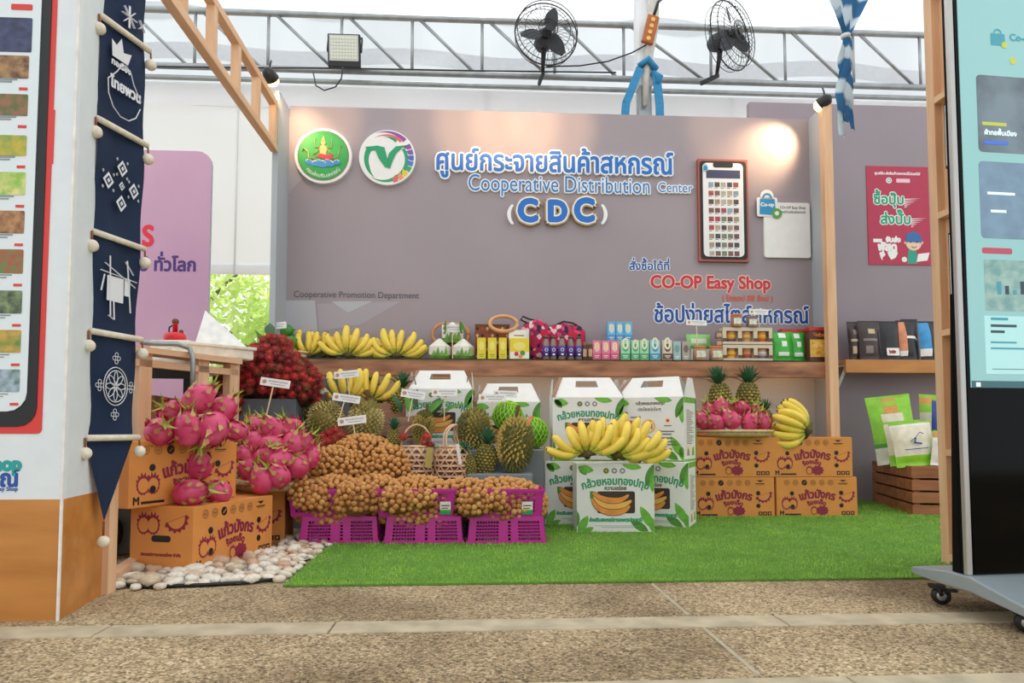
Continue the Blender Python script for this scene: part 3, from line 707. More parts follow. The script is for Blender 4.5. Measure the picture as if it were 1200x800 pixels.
a0, b0 = PP(-110, 570); a1, b1 = PP(22, 570)
MB().text('สไตล์สหกรณ์', a0, a1, b0, -.001, 0, .0025, hs=1.1).build('lettering', mat('print_navy', '#1c4fa0'), pan)
a0, b0 = PP(-60, 577); a1, b1 = PP(21, 577)
MB().text('CO-OP Easy Shop Easy Shop', a0, a1, b0+.004, -.001, 0, .0006).build('lettering', mat('print_navy', '#1c4fa0'), pan)

# ---------------------------------------------------------------- navy banner
D0, D1 = 1.97, 2.15
pL = W(100, 505, D0); pR = W(157, 505, D1); bd = pR-pL; bd.z = 0; bw = bd.length; bang = math.atan2(bd.y, bd.x)
ban = thing('woven_banner', 'long navy cloth banner with white folk patterns hanging beside the white panel', 'banner', (pL.x, pL.y, 0), bang)
navy = mat('navy_cloth', '#0b2342', .85, var=.1, vs=5, bump=.25, bs=14); cream = mat('cream_cord', '#e6dcc8', .8, var=.08, vs=80)
def BZ(py, D=D0): return W(110, py, D).z
zt_, zp, ztip = 2.3, BZ(513), W(120, 612, 2.02).z
cl = MB(); nx, nz = 6, 40
sheet(cl, lambda s, t: (bw*s, .006*math.sin(s*7+t*9)+.004*math.sin(t*37), zp+(zt_-zp)*t), nx, nz)
cl.add([(0, 0, zp), (bw, 0, zp), (bw*.42, 0, ztip)], [(0, 2, 1)])
cl.build('cloth', navy, ban)
rods = [BZ(y) for y in (-115, 20, 140, 272, 388, 513)]
for z in rods:
    MB().tube([(-.006, -.012, z), (bw+.006, -.012, z)], .0095, 8).build('cord_tube', cream, ban)
    for s, x in ((0, -.012), (1, bw+.01)):
        b = MB().tube([(x, -.012, z), (x, -.014, z-.03)], .003, 5, 1); b.ell((x, -.014, z-.044), .018, .018, .018, 10, 8, 0); b.build('pompom', [cream, mat('bead_brown', '#8a4a2a', .5)], ban)
b = MB().tube([(bw*.42, 0, ztip), (bw*.42, 0, ztip-.045)], .003, 5, 1); b.ell((bw*.42, 0, ztip-.06), .018, .018, .018, 10, 8, 0); b.build('pompom', [cream, mat('bead_brown', '#8a4a2a')], ban)
cw = mat('print_cream', '#dfe0e4', .7, var=0); em_ = MB(); Y = -.013
def dia(x, z, s, k=1.3):
    em_.plate([(x-s, z), (x, z-s*k), (x+s, z), (x, z+s*k)], Y, Y+.001)
    em_.plate([(x-s*.6, z), (x, z-s*k*.6), (x+s*.6, z), (x, z+s*k*.6)], Y-.0005, Y, 1); em_.plate([(x-s*.3, z), (x, z-s*k*.3), (x+s*.3, z), (x, z+s*k*.3)], Y-.001, Y, 0)
zc = (rods[2]+rods[3])/2-.0
for dx, dz in ((-.28, 0), (.26, -.0), (0, .16), (0, -.16)): dia(bw*(.5+dx), zc+dz*.34, .02)
dia(bw*.5, zc, .011)
for dx in (-.28, .26, 0):
    for a_ in (-1, 1):
        for b_ in (-1, 1): dia(bw*(.5+dx)+a_*.02, zc+(0 if dx else .054)+b_*.024, .004)
zc = rods[0]-.06
zc = rods[1]+.06
for a_ in range(8): em_.beam((bw*.55, Y, zc), (bw*.55+.03*math.cos(a_*PI/4), Y, zc+.035*math.sin(a_*PI/4)), .007, .002)
for a_ in range(4): em_.beam((bw*.83, Y, zc), (bw*.83+.016*math.cos(.78+a_*PI/2), Y, zc+.02*math.sin(.78+a_*PI/2)), .008, .002)
zc = (rods[1]+rods[2])/2       # pot with fire and words
em_.tube([(bw*(.5+.36*math.cos(t*.5)*(1 if math.sin(t*.5) < .2 else .6)), Y, zc-.03+.085*math.sin(t*.5)) for t in range(13)], .002, 4)
em_.text('ทอเรือง', bw*.2, bw*.62, zc+.035, Y, 0, .0012); em_.text('ไทยพวน', bw*.2, bw*.86, zc-.035, Y, 0, .002, hs=1.2)
em_.plate([(bw*.22, zc+.06), (bw*.55, zc+.06), (bw*.62, zc+.1), (bw*.45, zc+.09), (bw*.4, zc+.13), (bw*.3, zc+.1), (bw*.2, zc+.11)], Y, Y+.001)
zc = (rods[3]+rods[4])/2
em_.rect(bw*.26, bw*.6, zc-.045, zc+.03, Y, Y+.001); em_.rect(bw*.62, bw*.74, zc-.02, zc+.035, Y, Y+.001)
for p, q in (((.12, .04), (.88, .03)), ((.2, .065), (.85, .012)), ((.3, .09), (.34, -.09)), ((.66, .09), (.76, -.07)), ((.2, .03), (.14, -.02)), ((.8, .05), (.62, .085)), ((.4, -.045), (.42, -.1)), ((.3, -.09), (.42, -.1))):
    em_.beam((bw*p[0], Y-.0005, zc+p[1]), (bw*q[0], Y-.0005, zc+q[1]), .004, .002)
zc = (rods[4]+rods[5])/2
for rr in (.046, .038): em_.tube([(bw*.5+rr*math.cos(t*PI/12), Y, zc+rr*1.25*math.sin(t*PI/12)) for t in range(25)], .0016, 4)
for a_ in range(8):
    a2 = a_*PI/4; c2 = (bw*.5+.02*math.cos(a2), zc+.024*math.sin(a2))
    em_.tube([(c2[0]+.017*math.cos(a2)*math.cos(t)-.007*math.sin(a2)*math.sin(t), Y, c2[1]+.02*math.sin(a2)*math.cos(t)+.009*math.cos(a2)*math.sin(t)) for t in [i*PI/5 for i in range(11)]], .0014, 4)
for dx, dz in ((-.06, 0), (.06, 0), (0, .085), (0, -.085)):
    for a_ in range(4):
        a2 = a_*PI/2; em_.ring(bw*.5+dx+.009*math.cos(a2), zc+dz+.011*math.sin(a2), .007, .002, Y, 0, 10)
em_.build('white_print', [cw, navy], ban)
MB().beam((-.03, -.0, 2.31), (bw+.01, 0, 2.31), .02, .02).build('hanging_rod', pinex, ban)

# pink banner, far left
t = thing('pink_banner', 'large pink display banner with rounded corner and purple Thai words behind the stall', 'banner', WV(246, 300, 5.0), A)
z1 = V(246, 178, 5.0)[1]; wdt = 1.5
pts = [(-wdt, 0), (0, 0), (0, z1-.1)]+[(-.1+.1*math.cos(R(a_)), z1-.1+.1*math.sin(R(a_))) for a_ in (20, 45, 70, 90)]+[(-wdt, z1)]
t.location = B(V(246, 300, 5.0)[0], 5.0)
MB().plate(pts, -.01, .02, 0, 1).build('sheet', [mat('pink_sheet', '#d0a6bc', .5, col2='#c498b6', vs=.9), mat('grey_edge', '#9aa0b0', .5)], t)
ub = V(246, 300, 5.0)[0]
a0, z0 = V(157, 317, 5.0); a1, _ = V(231, 317, 5.0)
MB().text('ไป ทั่วโลก', a0-ub, a1-ub, z0, -.011, 0, .005, hs=1.1).build('lettering', mat('print_purple', '#4a2a78', .5, var=0), t)
a0, z0 = V(167, 288, 5.0); a1, _ = V(181, 288, 5.0)
MB().text('S', a0-ub, a1-ub, z0, -.011, 0, .008, hs=1.15).build('lettering', mat('print_red2', '#e0263a', .5, var=0), t)

# ---------------------------------------------------------------- wooden stall frame, table and goods behind the cartons
s0 = Vector((-1.56, 2.80, 0)); s1 = Vector((-1.335, 3.32, 0)); sd_ = s1-s0; sL = sd_.length; sa = math.atan2(sd_.y, sd_.x)
fr = thing('stall_frame', 'rough pine stall frame with three uprights under a flat top rail', 'frame', s0, sa)
MB().box(-.05, sL, -.025, .09, .825, .85).build('top_rail', pinex, fr)
for x in (.06, .36, .545): MB().box(x-.03, x+.03, -.0, .045, 0, .825).build('post', pine, fr)
MB().box(-.05, sL, .0, .03, .60+.17, .80).build('rail', pinex, fr)
g0 = Gd(124, 690); g1 = Gd(152, 655)
MB().beam((g0.x, g0.y, .02), (g1.x, g1.y+.25, .02), .04, .04).build('floor_rail', pine, label='pine batten lying on the ground behind the lower orange carton', cat='batten')
tb_ = thing('side_table', 'steel table with a dark frame behind the pine stall uprights', 'table', (-1.95, 3.35, 0), R(12))
MB().box(-.75, .42, -.3, .35, .80, .83).build('tabletop', mat('pale_top', '#e9e2d4', .5), tb_)
MB().box(-.75, .42, -.32, -.3, .74, .80).build('apron', black, tb_)
MB().box(-.75, .42, -.3, .35, .38, .40).build('shelf', steel, tb_)
for x in (-.7, .38):
    for y in (-.29, .32): MB().box(x, x+.035, y, y+.035, 0, .8).build('leg', black, tb_)
o = MB().box(-.5, .25, 0, .35, 0, .27).build('storage_box', mat('brown_box', '#a5764f', .8), None, (-1.95, 3.22, .402), R(12), bevel=.006, label='plain brown box on the lower shelf of the steel table', cat='box')
t = thing('plastic_bag', 'crumpled pale blue plastic bag behind the stall frame at banner height', 'bag', (-1.62, 2.66, .38), R(20))
b = MB(); b.lathe([(0, 0), (.10, .01), (.12, .08), (.1, .16), (.07, .2), (.04, .23), (.06, .26)], 14, sy=.7)
rr_ = random.Random(2); b.v = [(x+rr_.gauss(0, .006), y+rr_.gauss(0, .006), z) for x, y, z in b.v]; b.build('sack', mat('bag_plastic', '#a9bccb', .35, var=.15), t)
MB().box(-.3, .4, 0, .3, .0, .38).build('metal_trunk', mat('trunk_grey', '#7f8a90', .4, .3), None, (-1.85, 2.72, 0), R(12), bevel=.01, label='grey metal trunk on the ground under the pale plastic bag', cat='trunk')
o = thing('wheeled_trolley', 'low blue trolley bed on a black wheel behind the orange cartons', 'trolley', (-1.5, 2.95, 0), R(8)) if False else None
b = thing('gas_lantern', 'small bright red fuel lantern standing on the table', 'lantern', WV(205, 402, 3.45), 0)
b.location.z = .944
MB().box(-.09, .09, -.06, .06, 0, .112).build('foam_box', mat('foam_white', '#e8e0d0', .8), None, (b.location.x, b.location.y, .831), label='white foam box under the red fuel lantern', cat='box')
MB().lathe([(0, 0), (.05, 0), (.054, .02), (.045, .04), (.015, .045), (.0, .045)], 16).build('tank', mat('lantern_red', '#d3202c', .3), b)
MB().lathe([(.012, .04), (.012, .09), (.016, .092), (.0, .094)], 12).build('burner_neck', mat('lantern_red', '#d3202c'), b)
MB().lathe([(0, .09), (.016, .09), (.016, .105), (.008, .112), (0, .112)], 10).build('cap', stalk, b)
MB().tube([(-.012, 0, .08), (-.03, 0, .07), (-.032, 0, .05), (-.02, 0, .04)], .004, 5).build('handle', black, b)
MB().lathe([(0, .04), (.01, .04), (.01, .055), (0, .058)], 8, c=(.03, 0, 0)).build('valve', stalk, b)
sf = thing('foam_tray', 'white foam box lid lying on the stall table next to the pyramid cloth', 'tray', (0, 0, 0), R(50))
p_ = W(250, 420, 3.35); sf.location = (p_.x, p_.y, .852)
MB().box(-.16, .16, -.10, .12, 0, .06).build('body', mat('foam_white', '#e8e0d0', .8), sf, bevel=.01)
MB().box(-.17, .17, -.11, .13, .05, .066).build('rim', mat('foam_white', '#e8e0d0'), sf, bevel=.004)
p_ = W(262, 403, 3.45)
b = MB(); b.add([(-.12, -.09, 0), (.12, -.09, 0), (.12, .09, 0), (-.12, .09, 0), (-.09, 0, .19)], [(0, 1, 4), (1, 2, 4), (2, 3, 4), (3, 0, 4), (3, 2, 1, 0)])
b.build('folded_cloth', mat('cloth_white', '#ecebe7', .8), None, (p_.x, p_.y, .92), R(15), label='white cloth folded into a pointed pyramid on the foam tray', cat='cloth')
pp_ = [W(166, 401, 2.82), W(180, 402.5, 2.9), W(208, 403, 3.0), W(222, 408, 3.02), W(226, 418, 3.0), W(226, 470, 3.0)]
MB().tube(pp_, .011, 8).build('bent_pipe', steel, label='bent grey steel pipe curving over the stall top rail', cat='pipe')
blue = MB().box(0, .5, 0, .25, .10, .14).build('trolley_deck', mat('blue_paint', '#1f5a9a', .5), None)
tag(blue, 'flat blue trolley deck low behind the lower orange carton', 'trolley'); blue.location = (-1.72, 2.72, .10); blue.rotation_euler = (0, 0, R(10)); blue.name = 'trolley'
for x in (.08, .42):
    b = MB(); b.M = Matrix.Rotation(PI/2, 4, 'X'); b.lathe([(.04, -.02), (.095, -.022), (.1, 0), (.095, .022), (.04, .02)], 20); b.build('wheel', black, blue, loc=(x, -.03, .0))
# pebbles
peb = [MB() for _ in range(3)]; pm_ = []
for i, b in enumerate(peb):
    b.ell((0, 0, 0), .5, .36+.05*i, .25, 9, 6)
    rr_ = random.Random(i); ph_ = rr_.random()*6
    b.v = [(x*(1+.12*math.sin(3*y*4+ph_)), y*(1+.1*math.sin(x*7)), z) for x, y, z in b.v]
cols_ = ['#d6cab6', '#c6b498', '#c4a085', '#e0d8c8', '#7d807a']
pmesh = [[b.mesh('pebble', [mat('pebble_%d' % j, c, .6, var=.12, vs=6)]) for j, c in enumerate(cols_)] for b in peb]
poly_ = [(126, 690), (150, 667), (232, 669), (322, 643), (340, 632), (372, 624), (386, 640), (352, 666), (334, 682), (240, 686), (165, 693)]
rp = random.Random(11); put = []
for _ in range(9000):
    if len(put) > 165: break
    px, py = rp.uniform(120, 390), rp.uniform(620, 694)
    if not inside(px, py, poly_): continue
    g_ = Gd(px, py); s = rp.uniform(.04, .075) if px < 300 else rp.uniform(.035, .06)
    if len(put) < 8: s = rp.uniform(.07, .09)
    if any((g_-q).length < (s+s2)*.38 for q, s2 in put): continue
    put.append((g_, s))
    j = rp.choices(range(5), (5, 4, 2, 6, .4))[0]
    o = link('pebble', pmesh[rp.randrange(3)][j], None, (g_.x, g_.y, s*.24), rot=(rp.gauss(0, .15), rp.gauss(0, .15), rp.random()*3)); o.scale = (s, s, s*(.8+.4*rp.random()))
    tag(o, 'smooth pale river pebble on the ground around the orange cartons', 'pebble', 'pale pebbles around the orange cartons')
pts = [Gd(118, 672), Gd(140, 686), Gd(170, 690), Gd(235, 688), Gd(290, 685), Gd(332, 680)]
MB().tube([(p.x, p.y, .008) for p in pts], .006, 6).build('cable', black, label='black cable lying on the paving in front of the pebbles', cat='cable')
sh_ = MB(); q0 = Gd(150, 692)
sheet(sh_, lambda s, t: (-1.38+.5*s+.12*t, 2.18+.55*t+.06*s, .004+.003*math.sin(s*40)+.003*math.sin(t*33+s*9)), 30, 20)
sh_.build('plastic_sheet', mat('clear_sheet', '#d5dbe0', .25, var=.05), label='thin crinkled plastic sheet under the pebbles', cat='sheet')

# ---------------------------------------------------------------- orange fruit cartons
CW, CD, CH = .484, .265, .233
def flame(b, x, z, s, y, m, m2, mk):        # half fruit with a flaming rim
    pts = []
    for i in range(28):
        a = 2*PI*i/28; up = max(0, math.sin(a)); rr = s*(1.0 if i % 2 else 1.12+.35*up); pts.append((x+rr*.8*math.cos(a), z+rr*1.0*math.sin(a)))
    b.plate(pts, y-.0004, y, m); b.disc(x, z-.05*s, s*.66, y-.0009, y-.0004, m2, 16, s*.8)
def carton_print(b, y):                     # front face decals, y = front
    mk = 1
    for i, x in enumerate((-.18, -.128, -.075, -.022, .03, .083)):
        if i == 2: b.disc(x, .2, .0165, y-.0005, y, 1); b.beam((x-.008, y-.001, .193), (x+.008, y-.001, .207), .006, .001, 3)
        else: b.ring(x, .2, .0165, .0028, y-.0005, 2, 18); b.ring(x, .2, .0095, .002, y-.0005, 2, 12); b.rect(x-.006, x+.006, .198, .202, y-.0005, y, 2)
    b.plate([(.135, .215), (.178, .215), (.158, .203)], y-.0005, y, 1); b.rect(.128, .185, .193, .197, y-.0005, y, 1); b.rect(.135, .178, .187, .19, y-.0005, y, 2)
    b.text('แก้วมังกร', -.105, .105, .112, y-.0006, 0, .0030, hs=1.15, arc=.35)
    b.text('ร้อยเอ็ด', -.055, .05, .077, y-.0006, 0, .0018, hs=1.0, arc=.1)
    flame(b, -.02, .037, .022, y, 0, 3, 0); 
    pts = [(.03+.032*math.cos(2*PI*i/20)*(1 if i % 2 else 1.25), .038+.024*math.sin(2*PI*i/20)*(1 if i % 2 else 1.3)) for i in range(20)]
    b.plate(pts, y-.0006, y, 0)
    flame(b, -.185, .078, .032, y, 0, 3, 0); flame(b, -.145, .078, .032, y, 0, 3, 0)
    slice_(b, .175, .115, y)
    for x, z in ((-.15, .138), (-.147, .062), (.145, .14), (.145, .067)): b.disc(x, z, .0125, y-.0012, y, 1, 16)
    b.text('M', -.225, -.198, .012, y-.0005, 1, .0014, hs=1.1); b.rect(-.192, -.098, .012, .021, y-.0005, y, 1)
    for x in (.145, .172, .199): b.rect(x, x+.023, .012, .034, y-.0005, y, 1); b.disc(x+.0115, .023, .006, y-.0008, y-.0005, 3, 8)
def slice_(b, x, z, y):
    def D_(k, jag):
        P = []
        for i in range(15):
            th = R(205+170*i/14); r_ = .046*k*(1.22 if jag and i % 2 else 1); P.append((x+r_*math.cos(th), z+.022+r_*math.sin(th)))
        return P
    b.plate(D_(1, True), y-.0005, y, 0); x += .001; z -= .002
    b.plate(D_(.8, False), y-.0009, y-.0005, 3)
cm_ = [maroon, black, mat('print_brown', '#8f5b2f', .7, var=0), card]
def make_carton():
    t = thing('fruit_carton', '', 'carton', (0, 0, 0))
    MB().box(-CW/2, CW/2, -CD/2, CD/2, .0005, CH-.001).build('body', card, t, bevel=.003)
    b = MB(); carton_print(b, -CD/2-.0004); b.build('front_print', cm_, t)
    b = MB(); b.M = Matrix.Rotation(-PI/2, 4, 'Z') @ Matrix.Translation((0, 0, 0)); y = -CW/2-.0004
    b.M = Matrix.Rotation(-PI/2, 4, 'Z')
    flame(b, -.075, .165, .033, y, 0, 3, 0); flame(b, -.035, .165, .033, y, 0, 3, 0); slice_(b, .06, .17, y)
    b.rect(-.04, .04, .105, .128, y-.001, y, 1, .011); b.text('สหกรณ์การเกษตรไทย จำกัด', -.085, .085, .055, y-.0006, 0, .0008)
    b.build('side_print', cm_, t)
    MB().box(-CW/2, CW/2, -.002, .002, CH-.0012, CH-.0002).build('flap_seam', cardin, t)
    return t
carton = First(make_carton())
def place_carton(p, ang, z, label, group='orange dragon fruit cartons'): return carton((p[0], p[1], z), (0, 0, ang), label, group)
def from_corner(nx_, ny_, ang):
    d1 = Vector((math.cos(ang), math.sin(ang))); d2 = Vector((-math.sin(ang), math.cos(ang)))
    return Vector((nx_, ny_))+d1*CW/2+d2*CD/2
a1_, a2_ = R(76.3), R(67)
c1 = from_corner(-1.124, 2.43, a1_); c2 = from_corner(-1.313, 2.35, a2_)
place_carton(c1, a1_, 0, 'nearest orange carton on the ground, set at an angle with its handle slot showing')
place_carton(c2, a2_, CH, 'orange carton stacked askew on the nearest one, holding up a heap of dragon fruits')
c3 = from_corner(-1.50, 3.02, R(9.5)); place_carton(c3, R(9.5), 0, 'orange carton half hidden behind the nearest one, under a bamboo tray')
fv = -Gd(910, 606).x*sA+Gd(910, 606).y*cA
for px, z, wh, dx in ((859.5, 0, 'lower orange carton in the left stack under the round bamboo tray', 0), (957, 0, 'lower orange carton in the right stack, standing on the turf', .0),
                  (858, CH, 'upper orange carton of the left stack, directly under the bamboo tray', 0), (952.5, CH, 'upper orange carton of the right stack, under the ripe bananas', 0)):
    u, _ = V(px, 560, fv); p = B(u, fv+CD/2); place_carton(p, A, z, wh)
# ---------------------------------------------------------------- plinths and boxes under the fruit
plg = mat('plinth_grey', '#7d858a', .6, var=.04); pld = mat('plinth_dark', '#62686d', .6, var=.04)
boxw = wood('crate_wood', '#b98a6e', '#966750', 3, (1, 5, 9))
def plinth(x0, x1, y0, y1, z, label, m=plg, z0=0, name='display_plinth', cat='plinth'):
    return MB().box(-(x1-x0)/2, (x1-x0)/2, 0, y1-y0, z0, z).build(name, m, None, ((x0+x1)/2, y0, 0), bevel=.003, label=label, cat=cat)
plinth(-.53, .165, 3.52, 4.15, .403, 'grey plinth behind the durians, lowest visible grey block beside the white cartons')
plinth(-.215, .10, 3.3, 3.515, .293, 'small low grey plinth under the spiky durian standing in front')
plinth(-.575, -.22, 3.3, 3.515, .24, 'grey block under the two woven bamboo baskets')
plinth(-1.13, -.56, 3.54, 3.79, .452, 'grey step under the two round durians')
plinth(-1.475, -1.125, 3.55, 3.86, .668, 'dark grey plinth under the red rambutans', pld)
plinth(-1.46, -.93, 3.88, 4.1, .80, 'tall grey plinth hidden behind the rambutans', pld)
def woodbox(x0, x1, y0, y1, z, label, z0=0):
    t = thing('wooden_crate', label, 'crate', ((x0+x1)/2, y0, 0)); w_ = (x1-x0)/2; d = y1-y0; n = max(2, int((z-z0)/.11)); h = (z-z0)/n
    for i in range(n): MB().box(-w_, w_, 0, .012, z0+i*h+.004, z0+(i+1)*h-.004).build('slat', boxw, t)
    for i in range(n): MB().box(-w_, w_, d-.012, d, z0+i*h+.004, z0+(i+1)*h-.004).build('slat', boxw, t)
    for s in (-1, 1): MB().box(s*w_-(.012 if s > 0 else 0), s*w_+(.012 if s < 0 else 0), .012, d-.012, z0, z).build('end_board', boxw, t)
    MB().box(-w_+.012, w_-.012, .012, d-.012, z-.03, z-.02).build('lining', boxw, t)
    return t
woodbox(-1.11, -.55, 3.80, 3.93, .585, 'brown wooden crate right behind the two round durians')
woodbox(-.915, -.54, 3.94, 4.14, .665, 'taller brown wooden crate carrying the pineapple and middle bananas')

# ---------------------------------------------------------------- fruit kinds
def hash_(*a): return random.Random(str(a))
# longan / rambutan piles
def pile_points(ms, dmin, n, seed, front=True):
    rg = random.Random(seed); out = []; cells = {}
    tries = 0; tot = sum(a*b+b*c+a*c for _, (a, b, c) in ms)
    cum = []; s_ = 0
    for c, (a, b, cc) in ms: s_ += a*b+b*cc+a*cc; cum.append(s_)
    while len(out) < n and tries < n*60:
        tries += 1; r_ = rg.random()*s_; k = next(i for i, q in enumerate(cum) if r_ <= q); c, rad = ms[k]
        a = rg.random()*2*PI; z = 2*rg.random()-1; q = math.sqrt(1-z*z)
        p = Vector((c[0]+rad[0]*q*math.cos(a), c[1]+rad[1]*q*math.sin(a), c[2]+rad[2]*z))
        if z < -.5 or (front and math.sin(a)*q > .15): continue
        if any(((p.x-d[0])/e[0])**2+((p.y-d[1])/e[1])**2+((p.z-d[2])/e[2])**2 < .93 for j, (d, e) in enumerate(ms) if j != k): continue
        key = (int(p.x//dmin), int(p.y//dmin), int(p.z//dmin)); bad = False
        for i in (-1, 0, 1):
            for j in (-1, 0, 1):
                for l_ in (-1, 0, 1):
                    for o in cells.get((key[0]+i, key[1]+j, key[2]+l_), ()):
                        if (o-p).length < dmin: bad = True
        if bad: continue
        out.append(p); cells.setdefault(key, []).append(p)
    return out
def mnd(px, py, D, rx, ry, rz):             # mound given by its middle in the photo, radii in pixels / metres
    p = W(px, py, D); k = D/F; return ((p.x, p.y, p.z), (rx*k, ry, rz*k))
def ico(mb, r, sub=1):
    t = (1+5**.5)/2; vs = [Vector(v).normalized() for v in ((-1, t, 0), (1, t, 0), (-1, -t, 0), (1, -t, 0), (0, -1, t), (0, 1, t), (0, -1, -t), (0, 1, -t), (t, 0, -1), (t, 0, 1), (-t, 0, -1), (-t, 0, 1))]
    fs = [(0, 11, 5), (0, 5, 1), (0, 1, 7), (0, 7, 10), (0, 10, 11), (1, 5, 9), (5, 11, 4), (11, 10, 2), (10, 7, 6), (7, 1, 8), (3, 9, 4), (3, 4, 2), (3, 2, 6), (3, 6, 8), (3, 8, 9), (4, 9, 5), (2, 4, 11), (6, 2, 10), (8, 6, 7), (9, 8, 1)]
    for _ in range(sub):
        nf = []; mid = {}
        def md(a, b):
            k = (min(a, b), max(a, b))
            if k not in mid: vs.append(((vs[a]+vs[b])/2).normalized()); mid[k] = len(vs)-1
            return mid[k]
        for a, b, c in fs: ab, bc, ca = md(a, b), md(b, c), md(c, a); nf += [(a, ab, ca), (b, bc, ab), (c, ca, bc), (ab, bc, ca)]
        fs = nf
    mb.add([v*r for v in vs], fs, 0, True); return vs
LR = .0136
lm = []
for i, c in enumerate(('#c8904f', '#bb7f42', '#d09a58', '#ac713b')):
    b = MB(); ico(b, LR); b.ell((0, 0, LR), .002, .002, .003, 5, 3, 1); lm.append(b.mesh('longan', [mat('longan_skin_%d' % i, c, .65, var=.12, vs=120), stalk]))
mA = [mnd(424, 556, 3.42, 50, .13, 46), mnd(392, 556, 3.32, 34, .1, 32), mnd(455, 556, 3.36, 30, .1, 34)]
mB_ = [mnd(392, 592, 3.17, 47, .13, 33), mnd(490, 594, 3.17, 50, .13, 35), mnd(590, 590, 3.17, 50, .13, 29), mnd(440, 588, 3.2, 40, .11, 30), mnd(545, 588, 3.2, 40, .11, 26)]
mC = [mnd(366, 586, 3.035, 20, .05, 14), mnd(418, 586, 3.035, 24, .05, 20), mnd(466, 588, 3.035, 20, .05, 16), mnd(497, 586, 3.035, 14, .04, 11), mnd(556, 590, 3.035, 18, .05, 17), mnd(583, 588, 3.035, 10, .04, 13), mnd(352, 575, 3.06, 14, .05, 16)]
rl = random.Random(21)
pts = [(p, 'a') for p in pile_points(mA, LR*1.5, 520, 1)]+[(p, 'b') for p in pile_points(mB_+mC, LR*1.5, 1400, 2)]
pts.sort(key=lambda q: q[0].y)
print('longans', len(pts))
rest = MB(); n_single = 0
for i, (p, w_) in enumerate(pts):
    p = p+Vector((rl.gauss(0, .002), rl.gauss(0, .003), rl.gauss(0, .002)))
    if n_single < 290:
        n_single += 1; o = link('longan', lm[rl.randrange(4)], None, p, rot=(rl.gauss(0, .6), rl.gauss(0, .6), 0)); s = rl.uniform(.9, 1.08); o.scale = (s, s, s)
        if w_ == 'a': tag(o, 'tan round longan in the upper heap behind the middle of the pink crates', 'longan', 'longans in the upper heap')
        else: tag(o, 'tan round longan spilling over the front row of pink crates', 'longan', 'longans over the front crates')
    else:
        rest.M = Matrix.Translation(p); ico(rest, LR)
rest.M = Matrix()
if rest.v: rest.build('longans', lm[0].materials[0], label='more tan longans filling the back of the heaps', cat='longans', kind='stuff')
core = MB()
for c, r_ in mA+mB_+mC: core.ell(c, r_[0]*.93, r_[1]*.93, r_[2]*.93, 14, 9)
core.build('longan_filler', mat('longan_gap_shade', '#84552a', .9, var=.3, vs=60), label='brown filler inside the longan heaps, coloured like shade between the fruit', cat='filler', kind='stuff')  # added filler mounds, tinted like the shade between the longans

# pink crates
pink = mat('crate_pink', '#bd1a8c', .4, var=.03); pinkd = mat('crate_label', '#e6e4de', .5)
def make_crate():
    t = thing('plastic_crate', '', 'crate', (0, 0, 0), group='pink plastic crates under the longans')
    wb, wt, db, dt, h = .164, .175, .115, .125, .122
    b = MB()
    def wallp(M, w0, w1, off0, off1, cells):
        # sloped wall: parameters s (-1..1) across, q (0..1) up
        def P(s, q, o=0): w_ = w0+(w1-w0)*q; return M @ Vector((s*w_, -(off0+(off1-off0)*q)+o, q*h))
        def quad(s0, s1, q0, q1, o0=0, th=.0025):
            p = [P(s0, q0, o0), P(s1, q0, o0), P(s1, q1, o0), P(s0, q1, o0)]; r_ = [P(s0, q0, o0+th), P(s1, q0, o0+th), P(s1, q1, o0+th), P(s0, q1, o0+th)]
            b.add(p+r_, [(0, 1, 2, 3), (7, 6, 5, 4), (0, 4, 5, 1), (2, 6, 7, 3), (1, 5, 6, 2), (0, 3, 7, 4)])
        quad(-1, 1, .0, .16); quad(-1, 1, .84, 1, -.004, .0065)
        segs = cells; last = -1
        for (s0, s1, ncol) in segs:
            quad(last, s0, .16, .84); last = s1
            st_ = (s1-s0)/ncol
            for i in range(1, ncol): quad(s0+i*st_-st_*.17, s0+i*st_+st_*.17, .16, .84)
            for j in range(1, 6): quad(s0, s1, .16+.68*j/6-.024, .16+.68*j/6+.024)
        quad(last, 1, .16, .84)
    wallp(Matrix(), wb, wt, db, dt, [(-.86, -.3, 9), (-.1, -.03, 1), (.22, .8, 8)])
    wallp(Matrix.Rotation(PI, 4, 'Z'), wb, wt, db, dt, [(-.8, .8, 12)])
    for s in (1, -1): wallp(Matrix.Rotation(s*PI/2, 4, 'Z'), db, dt, wb, wt, [(-.75, .75, 8)])
    b.build('basket_wall', pink, t)
    MB().box(-wb, wb, -db, db, 0, .003).build('base', pink, t)
    rim = MB()
    for s in (-1, 1): rim.box(-wt-.006, wt+.006, s*dt-.006, s*dt+.006, h-.01, h); rim.box(s*wt-.006, s*wt+.006, -dt, dt, h-.01, h)
    rim.build('rim', pink, t)
    return t
crate = First(make_crate()); CZ = .122
def lblset(t, x): 
    b = MB(); b.rect(x-.024, x+.024, .018, .075, -.128, -.127, 0); b.rect(x-.024, x+.024, .018, .034, -.1285, -.128, 1); b.rect(x-.018, x+.018, .055, .06, -.1285, -.128, 2); b.rect(x-.018, x+.012, .044, .048, -.1285, -.128, 2)
    b.rect(x-.024, x+.024, .034, .04, -.1285, -.128, 3)
    b.build('paper_label', [pinkd, greenp, maroon, leafp], t, rot=(.08, 0, 0), loc=(0, .004, .002))
for px, wh in ((403.5, 'left'), (499, 'middle'), (592.5, 'right')):
    p = W(px, 600, 3.165); crate((p.x, 3.165, CZ), (0, PI, A), 'upturned magenta plastic crate on the turf, %s of the three' % wh)
